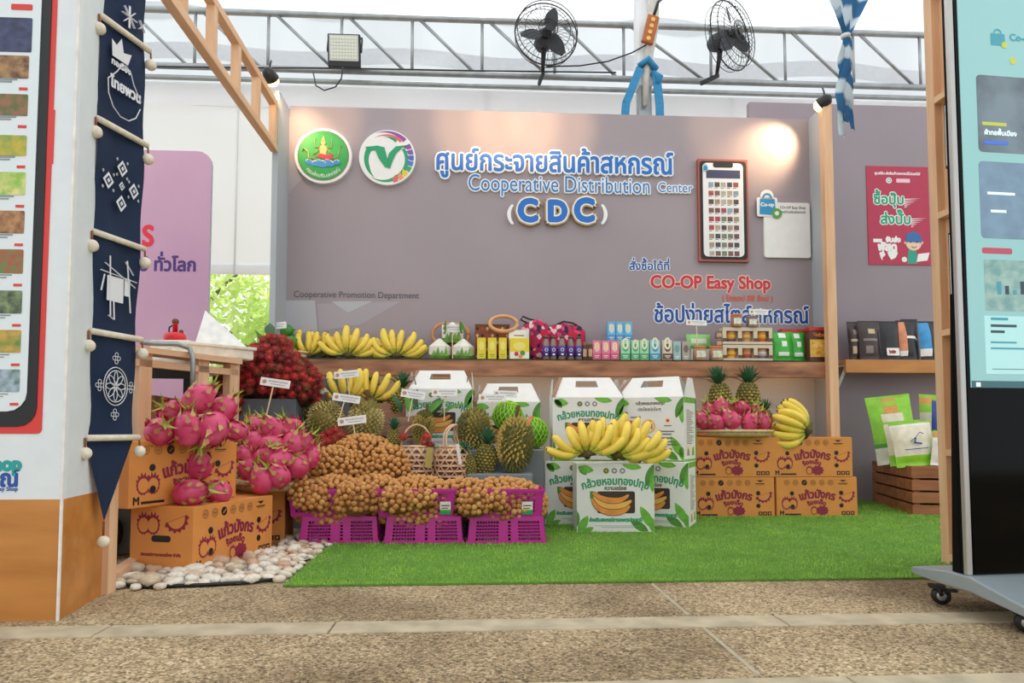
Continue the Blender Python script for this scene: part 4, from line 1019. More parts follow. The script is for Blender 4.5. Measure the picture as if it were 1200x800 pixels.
for px, wh, lx in ((391, 'left', .085), (490, 'middle', .13), (590, 'right', .10)):
    p = W(px, 600, 3.165); c_ = crate((p.x, 3.165, CZ), (0, 0, A), 'magenta plastic crate heaped with longans, %s of the upper row' % wh); lblset(c_, lx)
rs_ = [.122, .0]
for z, wh in ((.215, 'topmost magenta crate at the back under the tall longan heap'),):
    p = W(419, 550, 3.43); c_ = crate((p.x, 3.43, z), (0, 0, A), wh)
    b = MB(); b.rect(.07, .125, .06, .085, -.131, -.13); b.text('ลำไย', .078, .118, .067, -.1315, 1, .0006); b.build('paper_label', [pinkd, black], c_)
p = W(419, 550, 3.43)
plinth(p.x-.15, p.x+.15, 3.33, 3.53, .214, 'low grey block hidden under the rear magenta crate')

# rambutans
def make_rambutan(i, c, ct):
    b = MB(); vs = ico(b, .0175); rg = random.Random(i)
    for k in range(80):
        z = 1-2*(k+.5)/80; q = math.sqrt(1-z*z); a = k*2.39996; n = Vector((q*math.cos(a), q*math.sin(a), z)); e = n.orthogonal().normalized()*.0019; f = n.cross(e)
        tip = n*(.0185+.0115+.004*rg.random())+Vector((rg.gauss(0, .002), rg.gauss(0, .002), rg.gauss(0, .002)))
        b.add([n*.018+e, n*.018-e*.5+f, n*.018-e*.5-f, tip], [(0, 1, 3), (1, 2, 3), (2, 0, 3)], [0, 0, 1])
    return b.mesh('rambutan', [mat('rambutan_skin_%d' % i, c, .55, var=.2, vs=60), mat('rambutan_hair_%d' % i, ct, .5, var=.2)])
rm = [make_rambutan(i, c, ct) for i, (c, ct) in enumerate((('#b3222a', '#963c28'), ('#c43430', '#a3502f'), ('#861c20', '#6a3a24'), ('#a8352c', '#7d6a34')))]
mR = [mnd(317, 443, 3.68, 46, .17, 36), mnd(350, 454, 3.66, 24, .12, 28), mnd(284, 450, 3.66, 24, .12, 28), mnd(322, 408, 3.75, 20, .08, 13), mnd(272, 474, 3.58, 15, .06, 14), mnd(300, 420, 3.7, 18, .1, 14)]
rr_ = random.Random(8)
def put_ramb(p, lab, grp):
    o = link('rambutan', rr_.choice(rm), None, p, rot=(rr_.random()*3, rr_.random()*3, rr_.random()*6)); s = rr_.uniform(.9, 1.1); o.scale = (s, s, s*1.1); tag(o, lab, 'rambutan', grp)
P_ = pile_points(mR, .037, 260, 5); print('rambutans', len(P_))
for p in P_: put_ramb(p+Vector((0, rr_.gauss(0, .006), 0)), 'hairy red rambutan in the big heap on the dark grey plinth', 'rambutans in the big heap')
core = MB()
for c, r_ in mR: core.ell(c, r_[0]*.88, r_[1]*.88, r_[2]*.88, 14, 9)
core.build('rambutan_filler', mat('ramb_core', '#4a2018', .9, var=.3, vs=60), label='dark filler mounds inside the rambutan heap', cat='filler', kind='stuff')  # plain dark mounds added under the fruit to fill the gaps
for px, py, D in ((378, 512, 3.4), (386, 508, 3.42), (394, 505, 3.45), (384, 517, 3.36), (392, 514, 3.38), (400, 510, 3.4), (376, 520, 3.34), (472, 512, 3.36), (500, 512, 3.4), (504, 522, 3.36), (497, 519, 3.38)):
    put_ramb(W(px, py, D), 'loose red rambutan tucked behind the longan heap and the baskets', 'loose rambutans behind the longans')

# leaves tucked among the fruit
def leafobj(p, L, wd, rot, m, label, grp='green leaves among the fruit'):
    b = MB(); n = 6; vs = []
    for i in range(n+1):
        t = i/n; ww = wd*math.sin(PI*min(.98, t*.92+.06)); vs += [(-ww, L*t, .25*ww-.25*L*t*t), (0, L*t, -.25*L*t*t), (ww, L*t, .25*ww-.25*L*t*t)]
    b.add(vs, [f for i in range(n) for f in ((3*i, 3*i+1, 3*i+4, 3*i+3), (3*i+1, 3*i+2, 3*i+5, 3*i+4))], 0, True)
    return b.build('leaf', m, None, p, rot=rot, label=label, cat='leaf', group=grp)
for i, (px, py, D, L, rx, ry, rz) in enumerate(((478, 482, 3.85, .14, 60, 20, 30), (488, 476, 3.9, .16, 80, -20, -20), (500, 486, 3.8, .13, 70, 40, -60), (470, 484, 3.85, .13, 70, 0, 60), (515, 487, 3.8, .16, 40, 20, -80), (508, 484, 3.8, .1, 80, 20, 0), (360, 462, 3.7, .1, 60, 0, 0), (349, 474, 3.66, .1, 50, 60, 0), (303, 398, 3.8, .1, 60, 30, 60), (316, 396, 3.8, .11, 70, 0, 20))):
    leafobj(W(px, py, D), L, .03, (R(rx), R(ry), R(rz)), darkleaf if i % 2 else leafg, ('broad dark leaf left of the cord carton', 'broad leaf behind the small durian stalk', 'leaf right of the small green durian', 'leaf between pineapple and small durian', 'leaf in front of the cord carton window', 'short leaf low on the cord carton', 'leaf above the left pineapple by the rambutans', 'leaf beside the dark plinth edge', 'leaf left on top of the rambutan heap', 'leaf poking up under the green mangoes')[i])

# dragon fruit
def make_dragon(i):
    rg = random.Random(i); b = MB(); rx, rz = .047+.003*i, .058
    b.lathe([(max(1e-5, rx*math.sin(PI*j/10)**.85), -rz*math.cos(PI*j/10)) for j in range(11)], 14)
    fl = MB(); k = 0
    for row, (lat, cnt, L) in enumerate(((-.6, 3, .022), (-.2, 4, .028), (.2, 5, .032), (.6, 4, .042), (.88, 5, .07))):
        for j in range(cnt):
            a = 2*PI*(j+.5*(row % 2)+rg.uniform(-.15, .15))/cnt; q = math.sqrt(1-lat*lat)
            n = Vector((q*math.cos(a), q*math.sin(a), lat)); p = Vector((rx*n.x, rx*n.y, rz*n.z)); side = Vector((-math.sin(a), math.cos(a), 0)); up = side.cross(n).normalized()*-1
            if up.z < 0: up = -up
            wv_ = .015 if row < 4 else .010; out = n*(.004+.010*row/2); LL = L*rg.uniform(.85, 1.25)
            fl.add([p-side*wv_-n*.002, p+side*wv_-n*.002, p+up*LL*.5+side*wv_*.7+n*.004+out*.15, p+up*LL*.5-side*wv_*.7+n*.004+out*.15, p+up*LL*.8+side*wv_*.3+out*.6, p+up*LL*.8-side*wv_*.3+out*.6, p+up*LL*1.15+out*1.2+side*rg.uniform(-.004, .004), p+up*LL*.3+n*.007],
                   [(0, 1, 7), (1, 2, 7), (2, 3, 7), (3, 0, 7), (3, 2, 4, 5), (5, 4, 6)], [0, 0, 1, 0, 1 if row < 4 else 2, 2], True)
    dm = [mat('dragon_skin', '#c9305f', .45, col2='#d9567c', vs=14), mat('dragon_scale', '#d86a80', .5, col2='#c8a860', vs=30, ramp=(.45, .8)), mat('dragon_tip', '#a3b23f', .5, var=.2)]
    t = thing('dragon_fruit', '', 'dragon fruit', (0, 0, 0))
    b.build('body', dm, t); fl.build('scales', dm, t, kind=None); return t
dr = [First(make_dragon(i)) for i in range(3)]; rd = random.Random(33)
def dragon(px, py, D, rot, label, group, s=1.0, dz=0):
    p = W(px, py, D); p.z += dz
    return dr[rd.randrange(3)](p, tuple(R(a) for a in rot), label, group, (s, s, s))
GA = 'dragon fruits heaped on the two nearest cartons'
for px, py, D, rot, s, lab in ((187, 506, 2.46, (70, 0, 40), .98, 'dragon fruit lying at the left end of the heap on the askew carton'),
    (220, 504, 2.48, (0, 0, 0), 1.03, 'upright dragon fruit with a green spike in front of the heap, lower middle'),
    (249, 502, 2.54, (150, 20, 0), 1.12, 'plumpest dragon fruit in the heap on the askew carton, right of the upright one'),
    (277, 505, 2.66, (80, 10, -30), .88, 'dragon fruit at the right end of the askew carton beside its corner'),
    (203, 484, 2.58, (60, -50, 20), .98, 'dragon fruit in the second layer, left of the topmost one'),
    (232, 468, 2.55, (-25, 40, 10), 1.05, 'topmost dragon fruit crowning the heap on the askew carton'),
    (260, 481, 2.64, (20, 30, 60), .98, 'dragon fruit in the second layer with yellow green fins, right of the topmost one'),
    (201, 500, 2.62, (90, 0, 0), .9, 'dragon fruit deep in the heap behind the left end one'),
    (232, 546, 2.62, (10, 10, 0), .98, 'upper one of three dragon fruits lying on the nearest carton in front of its print'),
    (222, 577, 2.50, (80, 0, 80), 1.05, 'large dragon fruit lying sideways on the nearest carton, left of three'),
    (256, 576, 2.62, (70, 0, -60), .86, 'small dragon fruit on the nearest carton, right of three')):
    dragon(px, py, D, rot, lab, GA, s)
GB = 'dragon fruits heaped on the bamboo tray behind the cartons'
GBL = ('left peak', 'central peak', 'right peak', 'upper left flank, beside the carton corner', 'upper middle', 'upper centre right', 'right of centre, second row', 'left flank, half way down', 'middle of the heap', 'middle right of the heap', 'right side above the tray rim', 'far right end of the tray', 'lowest, lying on the nearest carton edge', 'lower right, in front of the tray', 'lower left next to the askew carton', 'right flank below the right peak', 'back between the two right peaks', 'back behind the left peak', 'far left, squeezed behind the carton corner')
for i, (px, py, D) in enumerate(((299, 500, 3.12), (321, 503, 3.02), (343, 504, 3.15), (283, 512, 3.05), (301, 520, 3.0), (318, 522, 2.98), (342, 521, 3.02), (290, 536, 2.98), (309, 535, 2.96), (327, 540, 2.95), (348, 545, 3.02), (364, 536, 3.12), (306, 563, 2.88), (326, 558, 2.92), (296, 550, 2.95), (354, 522, 3.12), (330, 512, 3.1), (294, 508, 3.2), (285, 526, 3.1))):
    dragon(px, py, D, (rd.uniform(-60, 90), rd.uniform(-50, 50), rd.uniform(0, 360)), 'dragon fruit in the tray heap: '+GBL[i], GB, rd.uniform(.92, 1.06))
GC = 'dragon fruits on the right bamboo tray'
for px, py, D, lab in ((824, 493, 4.02, 'leftmost'), (839, 496, 3.98, 'second from the left'), (857, 492, 3.96, 'large central'), (878, 495, 3.98, 'right of the central one, lying in front'), (893, 495, 4.04, 'rightmost'),
                     (845, 478, 4.08, 'upper left'), (870, 479, 4.08, 'upper right'), (832, 483, 4.12, 'back left'), (886, 485, 4.12, 'back right'), (858, 484, 4.14, 'hidden middle')):
    dragon(px, py, D, (rd.uniform(-30, 50), rd.uniform(-30, 30), rd.uniform(0, 360)), lab+' dragon fruit on the right round bamboo tray', GC, .98)
bam = mat('bamboo', '#d9b88c', .6, var=.12, vs=30)
def tray(c, r, label):
    t = thing('bamboo_tray', label, 'tray', c)
    MB().lathe([(0, 0), (r*.88, 0), (r*.96, .012), (r, .035), (r*.97, .035), (r*.93, .014), (r*.86, .006), (0, .006)], 40).build('woven_base', bam, t)
    b = MB().tube([(r*math.cos(2*PI*i/40), r*math.sin(2*PI*i/40), .034) for i in range(41)], .008, 8); b.build('rim', bam, t)
    b = MB()
    for i in range(40): a = 2*PI*i/40; b.box(-.003, .003, -.003, .003, 0, .001) if False else b.tube([(r*.975*math.cos(a), r*.975*math.sin(a), .02), (r*1.03*math.cos(a), r*1.03*math.sin(a), .04), (r*.99*math.cos(a), r*.99*math.sin(a), .044)], .002, 4)
    b.build('binding', mat('rattan_tie', '#b98a55', .6), t); return t
p = W(858, 510, 4.12); tray((p.x, 4.125, CH*2+.001), .235, 'round bamboo tray on the left carton stack holding dragon fruits')
tray((-1.095, 3.17, CH+.002), .2, 'round bamboo tray on the half hidden orange carton')

# bananas
bym = [mat('banana_yellow', '#f2d352', .45, var=.07, vs=14), mat('banana_tip', '#5d4a24', .8), mat('banana_neck', '#c9c248', .5)]
def banana_mesh(bow, L, r):
    b = MB(); tt = [0, .1, .22, .36, .5, .64, .78, .9, .965, 1]; prof = [.3, .38, .78, .98, 1, 1, .96, .74, .36, .26]; pts = [Vector((bow*math.sin(PI*(.12+.8*q))-bow*math.sin(PI*.12), 0, L*q)) for q in tt]
    b.tube(pts, [r*q for q in prof], 6, [2, 2, 0, 0, 0, 0, 0, 0, 1]); return b.mesh('banana', bym)
bmesh_ = [banana_mesh(.045, .185, .0235), banana_mesh(.06, .175, .022), banana_mesh(.03, .18, .0225)]
rb_ = random.Random(12)
def hand(loc, rot, spread, n, label, group, s=1.0, layers=2, tilt=(8, 34)):
    t = thing('banana_hand', label, 'bananas', loc, 0, group, rot=tuple(R(a) for a in rot)); t.scale = (s, s, s)
    b = MB().tube([(0, .012, -.02), (0, 0, .0), (0, -.006, .018)], [.014, .022, .02], 8); b.tube([(-.045, .01, .0), (0, -.004, .004), (.045, .01, .0)], [.012, .02, .012], 6); b.build('stem', mat('banana_stem', '#6a5a2a', .8, col2='#3f3018', vs=30), t)
    for L_ in range(layers):
        m = n-L_
        for i in range(m):
            q = (i+.5)/m*2-1+rb_.uniform(-.05, .05); th = spread*q; phi = -90+90*q
            M = Matrix.Translation((.03*q, .018*L_, .004)) @ Matrix.Rotation(R(tilt[L_ % 2]-(0 if L_ else 10)), 4, 'X') @ Matrix.Rotation(R(th), 4, 'Y') @ Matrix.Rotation(R(phi), 4, 'Z') if False else None
            # right side bananas bow outwards, the middle ones towards the viewer
            phi = -90+90*max(-1, min(1, q*1.25))
            M = Matrix.Translation((.035*q, .02*L_, .006)) @ Matrix.Rotation(R(-tilt[L_]), 4, 'X') @ Matrix.Rotation(R(th), 4, 'Y') @ Matrix.Rotation(R(phi), 4, 'Z')
            o = link('banana', bmesh_[rb_.randrange(3)], t); o.matrix_basis = M
            k_ = rb_.uniform(.9, 1.05); o.scale = (k_, k_, k_)
    return t
GS = 'banana hands along the left end of the shelf'
shz = SZ+.03
def shelf_at(px, v, z): u, _ = V(px, 410, v); return B(u, v, z)
hand(shelf_at(362, 4.36, shz), (0, -15, 0), 60, 6, 'leftmost yellow banana hand on the dark shelf, beside the green mangoes', GS, .95)
hand(shelf_at(347, 4.40, shz), (0, 5, 0), 25, 3, 'small upright banana hand at the far left end of the shelf', GS, 1.0, 1)
hand(shelf_at(408, 4.31, shz), (0, 5, 6), 78, 8, 'middle banana hand on the shelf fanned out from a brown stem', GS, 1.0)
hand(shelf_at(465, 4.31, shz), (0, 2, 0), 80, 8, 'right banana hand on the shelf, next to the white coconuts', GS, 1.0)
hand(shelf_at(386, 4.40, shz), (0, 0, 0), 40, 4, 'banana hand half hidden behind the first and middle hands', GS, .95, 1)
hand(W(402, 470, 3.9)+Vector((0, 0, 0)), (0, -18, 0), 45, 6, 'banana hand standing upright under the shelf behind the left durian', 'banana hands behind the durians', 1.05)
hand(W(435, 468, 3.95), (0, 10, 0), 50, 5, 'banana hand under the shelf behind the right durian', 'banana hands behind the durians', 1.0)
GF = 'banana hands on top of the white front carton'
hand(W(688, 532, 3.32), (0, -8, 0), 84, 7, 'left banana hand on the front white carton, stem end facing out', GF, .98)
hand(W(722, 533, 3.36), (0, 22, 5), 62, 7, 'middle banana hand on the front white carton, pointing up to the right', GF, 1.05)
hand(W(742, 534, 3.40), (0, 38, 0), 48, 6, 'right banana hand on the front white carton, overhanging its corner', GF, 1.02)
hand(W(947, 504, 4.0), (0, -68, 0), 36, 7, 'ripe banana hand on the right carton stack with its stem to the right', 'banana hands on the right cartons', 1.12)
leafobj(W(925, 512, 4.06), .16, .04, (R(5), 0, R(-80)), leafg, 'green leaf under the banana hand on the right cartons')

# pineapples
def make_pine(s_, crown=True, green='#3f7046'):
    t = thing('pineapple', '', 'pineapple', (0, 0, 0)); rz, rx = .095, .062
    b = MB(); nu, nv = 14, 11; vs = []; fs = []; ms = []
    def P(a, q, k=1): rr = rx*math.sin(PI*(.1+.8*q))**.55*k; return (rr*math.cos(a), rr*math.sin(a), 2*rz*q)
    for j in range(nv):
        for i in range(nu):
            a0 = 2*PI*(i+.5*(j % 2))/nu; da = PI/nu; q0, q1, q2 = j/nv, (j+.5)/nv, (j+1)/nv
            c = len(vs); vs += [P(a0-da, q1), P(a0, max(0, q0-.02)), P(a0+da, q1), P(a0, min(1, q2+.02)), P(a0, q1, 1.13)]
            fs += [(c, c+1, c+4), (c+1, c+2, c+4), (c+2, c+3, c+4), (c+3, c, c+4)]; ms += [0, 0, 1, 1]
    b.add(vs, fs, ms); b.lathe([(0, .002)]+[P(0, q)[::2] for q in (0, .2, .4, .6, .8, 1)]+[(0, 2*rz)], 14, 2); 
    b.build('body', [mat('pine_eye', '#8f7a2f', .6, col2='#4f5a2a', vs=60), mat('pine_eye_light', '#b89a3f', .6, col2='#5f6a30', vs=60), mat('pine_gap', '#3d3a1c', .8)], t)
    c = MB(); rg = random.Random(5)
    for i in range(46):
        a = i*2.4; L = .05+.075*(1-i/46)+.0; el = .35+1.1*(i/46); d = Vector((math.cos(a)*math.cos(el), math.sin(a)*math.cos(el), math.sin(el))); sd2 = Vector((-math.sin(a), math.cos(a), 0)); o = Vector((0, 0, 2*rz-.005+.03*i/46))
        m1 = o+d*L*.6; tip = o+d*L*1.0+Vector((math.cos(a), math.sin(a), .0))*.012*(1-i/46)+Vector((0, 0, -.012 if i < 20 else .02))
        c.add([o-sd2*.010, o+sd2*.010, m1+sd2*.009, m1-sd2*.009, tip], [(0, 1, 2, 3), (3, 2, 4)], 0, True)
    c.build('crown', mat('pine_crown', '#3f7450', .5, var=.35, vs=10), t); return t
pin = First(make_pine(1))
def pineapple(px, py, D, rot, s, label, g): p = W(px, py, D); return pin(p, tuple(R(a) for a in rot), label, g, (s, s, s))
gp = 'pineapples behind the right tray'
pineapple(847, 489, 4.25, (0, -6, 0), 1.12, 'left tall pineapple standing behind the dragon fruit tray at the right', gp)
pineapple(876, 488, 4.27, (0, 4, 40), 1.12, 'right tall pineapple standing behind the dragon fruit tray, against the wall', gp)
pineapple(899, 506, 4.22, (0, 10, 90), .72, 'small pineapple between the right tray and the ripe bananas', gp)
p = W(862, 490, 4.25)
MB().box(-.17, .17, -.06, .06, 0, .105).build('cardboard_box', cardin, None, (p.x, 4.33, CH*2), A, label='small box hidden behind the right tray lifting the pineapples', cat='box') if False else None
g2 = 'small pineapples among the durians'
pineapple(551, 560, 3.40, (10, -12, 0), .66, 'small pineapple at the foot of the right woven basket, left of the pair', g2)
pineapple(567, 558, 3.44, (5, 4, 50), .86, 'small pineapple with a dark bushy crown between basket and durian', g2)
pineapple(463, 489, 3.98, (0, 12, 30), .95, 'dark pineapple standing on the wooden crate right of the durians', g2)
pineapple(440, 484, 4.05, (0, -10, 60), .8, 'pineapple behind the right durian under the shelf', g2)
pineapple(356, 490, 3.72, (0, 4, 10), .9, 'dark pineapple squeezed between the rambutans and the left durian', g2)
pineapple(462, 530, 3.45, (0, 0, 10), .62, 'small pineapple wedged left of the woven baskets', g2)

# durians
def make_durian(i, tip, base, n=430, SL=.013):
    t = thing('durian', '', 'durian', (0, 0, 0)); b = MB(); rg = random.Random(i)
    b.ell((0, 0, 0), .093, .093, .1, 18, 12, 0)
    sp = MB()
    for k in range(n):
        z = 1-2*(k+.5)/n; q = math.sqrt(1-z*z); a = k*2.39996+rg.gauss(0, .05); nn = Vector((q*math.cos(a), q*math.sin(a), z)); p = Vector((.092*nn.x, .092*nn.y, .099*nn.z))
        e = nn.orthogonal().normalized()*.0098; f = nn.cross(e)
        L_ = SL+.003*rg.random(); sp.add([p+e, p+f, p-e, p-f, p+nn*L_], [(0, 1, 4), (1, 2, 4), (2, 3, 4), (3, 0, 4)], [0, 1, 1, 0])
    b.build('husk', mat('husk_%d' % i, base, .7, var=.15), t); sp.build('spikes', [mat('spike_%d' % i, tip, .6, var=.15, vs=20), mat('spikeb_%d' % i, base, .6, var=.15, vs=20)], t, kind='stuff')
    MB().tube([(0, 0, .095), (.004, 0, .12), (.0, .004, .15)], [.012, .01, .012], 8).build('stalk', stalk, t)
    return t
d1 = First(make_durian(1, '#d2bd80', '#857a38', 300)); d2 = First(make_durian(2, '#c0a24e', '#5c5a22', 290, .017))
gd = 'durians in the middle of the fruit display'
d1(W(382, 492, 3.66), (R(20), R(5), 0), 'left pale round durian behind the longan heap', gd, (1.0, .95, 1.03))
d1(W(429, 493, 3.66), (R(10), R(-8), 1), 'right pale round durian behind the longan heap, under a price card', gd, (1.0, .95, 1.12))
d2(W(556, 502, 3.66), (R(10), R(20), 2), 'yellow green durian behind the right woven basket', gd, (1.0, .95, 1.05))
d2(W(604, 520, 3.42), (R(5), R(-4), 3), 'tall brown green durian standing in front on the low grey plinth', gd, (.92, .9, 1.3))
d2(W(496, 499, 3.72), (R(10), R(5), 1), 'small green durian behind the handle of the left woven basket', gd, (.62, .6, .82))
# netted pomelos
def pomelo(px, py, D, r, rot, label, ribbon):
    t = thing('pomelo', label, 'pomelo', W(px, py, D), 0, 'green pomelos in foam nets', rot=tuple(R(a) for a in rot))
    MB().ell((0, 0, 0), r, r, r*1.0, 20, 14).build('fruit', mat('pomelo_green', '#5f9a2c', .5, var=.15), t)
    n = MB(); q = 18
    for s in (1, -1):
        for i in range(q): n.tube([((r+.003)*math.sin(.12+2.9*j/16)*math.cos(2*PI*i/q+s*j*.11), (r+.003)*math.sin(.12+2.9*j/16)*math.sin(2*PI*i/q+s*j*.11), (r+.003)*math.cos(.12+2.9*j/16)) for j in range(17)], .0028, 4)
    n.build('net', mat('foam_net', '#a9e03a', .6, var=.05), t)
    if ribbon:
        b = MB(); M_ = 24; vs = []
        for i in range(M_+1): a = 2*PI*i/M_; vs += [((r+.008)*math.cos(a), -.011, (r+.008)*math.sin(a)), ((r+.008)*math.cos(a), .011, (r+.008)*math.sin(a))]
        b.add(vs, [(2*i, 2*i+1, 2*i+3, 2*i+2) for i in range(M_)], 0, True); b.build('ribbon', mat('ribbon_pink', '#e0664f', .5), t, rot=(0, 0, R(70)))
    return t
pomelo(595, 487, 3.85, .082, (20, 10, 0), 'upper netted green pomelo leaning behind the tall durian', False)
pomelo(624, 507, 3.74, .083, (0, 0, 0), 'lower netted green pomelo with a coral ribbon, right of the tall durian', True)
# mangoes and coconuts on the shelf
mg = mat('mango_green', '#3f8f2f', .4, var=.2, vs=12)
for i, (px, py, v, rot, lab) in enumerate(((333, 388, 4.40, (0, 80, 10), 'upper green mango on the left shelf end under a price card'), (337, 402, 4.32, (0, 70, -10), 'lower green mango on the left shelf end'), (322, 402, 4.38, (0, 100, 30), 'green mango behind the rambutans at the very end of the shelf'))):
    t = thing('green_mango', lab, 'mango', WV(px, py, v), 0, 'green mangoes on the shelf end', rot=tuple(R(a) for a in rot))
    b = MB(); b.lathe([(0, -.062), (.022, -.054), (.038, -.025), (.044, .01), (.036, .04), (.018, .056), (0, .06)], 14); b.build('flesh', mg, t); MB().tube([(0, 0, .058), (0, 0, .07)], .003, 5).build('stalk', stalk, t)
p = shelf_at(350, 4.27, SZ+.006); t = tray((p.x, p.y, p.z), .05, 'tiny shallow wicker tray at the left end of the shelf')
cocm = mat('coconut_white', '#f0ece0', .6, var=.04); cocg = mat('coconut_green', '#6f9a3a', .5, var=.3, vs=20)
def coconut(px, z, v, label):
    t = thing('trimmed_coconut', label, 'coconut', shelf_at(px, v, z), A, 'trimmed young coconuts on the shelf')
    MB().lathe([(.066, 0), (.07, .012), (.0715, .032)], 7, smooth=False).build('green_base', cocg, t)
    MB().lathe([(.0715, .032), (.072, .078), (.072, .084)], 7, smooth=False).build('husk_body', cocm, t)
    MB().lathe([(.072, .084), (.008, .138), (0, .139)], 7, smooth=False).build('pointed_top', cocg if False else cocm, t)
    b = MB()
    for i in range(4): b.plate([(-.05+.025*i, .02), (-.03+.025*i, .06+.02*(i % 2)), (-.015+.025*i, .02)], -.0705, -.068)
    b.build('green_streaks', cocg, t); return t
coconut(515, SZ+.006, 4.34, 'left white trimmed coconut in the front pair')
coconut(542.5, SZ+.006, 4.34, 'right white trimmed coconut in the front pair')
t = coconut(530, SZ+.12, 4.40, 'third white coconut perched behind and above the pair')
leafobj(WV(522, 392, 4.26), .09, .03, (R(100), 0, R(-60)), leafg, 'short green leaf lying on the white coconuts')
leafobj(WV(540, 391, 4.26), .08, .03, (R(100), 0, R(60)), leafg, 'second green leaf crossing over the white coconuts')
# woven baskets
wov = mat('bamboo_weave', '#e0b995', .55, var=.12, vs=25)
def basket(px, D, s, twist, label, hw_):
    p = W(px, 560, D); t = thing('woven_basket', label, 'basket', (p.x, D, .241), R(twist), 'woven bamboo baskets'); h = .17; t.scale = (1.14, 1.14, 1.08)
    prof = lambda q: .082*(1-.06*(1-q)**2) if q < .75 else .082-.022*((q-.75)/.25)**1.5
    b = MB(); n = 12
    def rib(f, k, wd):
        vs = []
        for i in range(k+1):
            a, q = f(i/k); r_ = prof(q); vs += [(r_*math.cos(a), r_*math.sin(a), h*q-wd), (r_*math.cos(a), r_*math.sin(a), h*q+wd)]
        b.add(vs, [(2*i, 2*i+1, 2*i+3, 2*i+2) for i in range(k)], 0, True)
    for j in range(7): rib(lambda t_, j=j: (2*PI*t_, (j+.5)/7), 30, .0048)
    for sg in (1, -1):
        for i in range(n): b.tube([(prof(q)*1.015*math.cos(2*PI*i/n+sg*q*1.6), prof(q)*1.015*math.sin(2*PI*i/n+sg*q*1.6), h*q) for q in [k/10 for k in range(11)]], .0042, 4, flat=.5)
    b.build('woven_wall', wov, t)
    MB().lathe([(0, 0), (.076, 0), (.076, .004), (0, .004)], 24).build('base', wov, t)
    MB().lathe([(0, .006), (.07, .006), (.075, .05), (.074, h*.7), (.0, h*.72)], 20).build('shade_liner', mat('basket_shade', '#6a4632', .9, var=.3, vs=40), t)  # dark drum added inside so the weave openings look shaded
    b = MB().tube([(.062*math.cos(2*PI*i/24), .062*math.sin(2*PI*i/24), h) for i in range(25)], .005, 6); b.build('rim', wov, t)
    b = MB()
    for o in (-.006, .006):
        b.tube([(.068*math.cos(a_), o+(0.01 if hw_ else 0)*math.sin(3*a_), h-.01+.11*math.sin(a_)) for a_ in [PI*i/14 for i in range(15)]], .0045, 5)
    b.build('handle', wov, t); return t
basket(488, 3.41, 1, 8, 'left woven bamboo basket with a round arched handle', 0)
basket(530, 3.41, 1, 72, 'right woven bamboo basket, handle seen edge on, white tag hanging', 1)
MB().box(-.016, .016, -.002, .002, -.1, 0).build('hang_tag', mat('olive_tag', '#b5a45a', .5), None, W(504, 524, 3.30), rot=(R(6), R(6), 0), label='olive paper tag hanging on the left woven basket', cat='tag')
MB().box(-.008, .008, -.002, .002, -.1, 0).build('hang_tag', paper, None, W(536, 520, 3.30), rot=(R(6), R(-8), 0), label='narrow white paper tag hanging on the right woven basket', cat='tag')

# ---------------------------------------------------------------- white banana cartons
wc = mat('white_card', '#e9e7e2', .55, var=.02); or1 = mat('print_orange_fruit', '#e8923f', .5, var=.1, vs=20); dark = mat('window_dark', '#3a2a1e', .4, var=.3, vs=8); kraft = mat('kraft_brown', '#a07a62', .7)
tgm = mat('title_green', '#2f9a6a', .5, var=0); BWD, BH, BD = .382, .34, .24
def leafdec(b, x, z, L, ang, wd, y, m):
    ca, sa_ = math.cos(R(ang)), math.sin(R(ang)); pts = []
    for i in range(9): t = i/8; pts.append((L*t, wd*math.sin(PI*t)**.8))
    for i in range(7, 0, -1): t = i/8; pts.append((L*t, -wd*math.sin(PI*t)**.8))
    w_, hh_ = BWD/2-.001, BH-.001
    b.plate([(min(w_, max(-w_, x+a*ca-c*sa_)), min(hh_, max(.001, z+a*sa_+c*ca))) for a, c in pts], y-.0003, y, m)
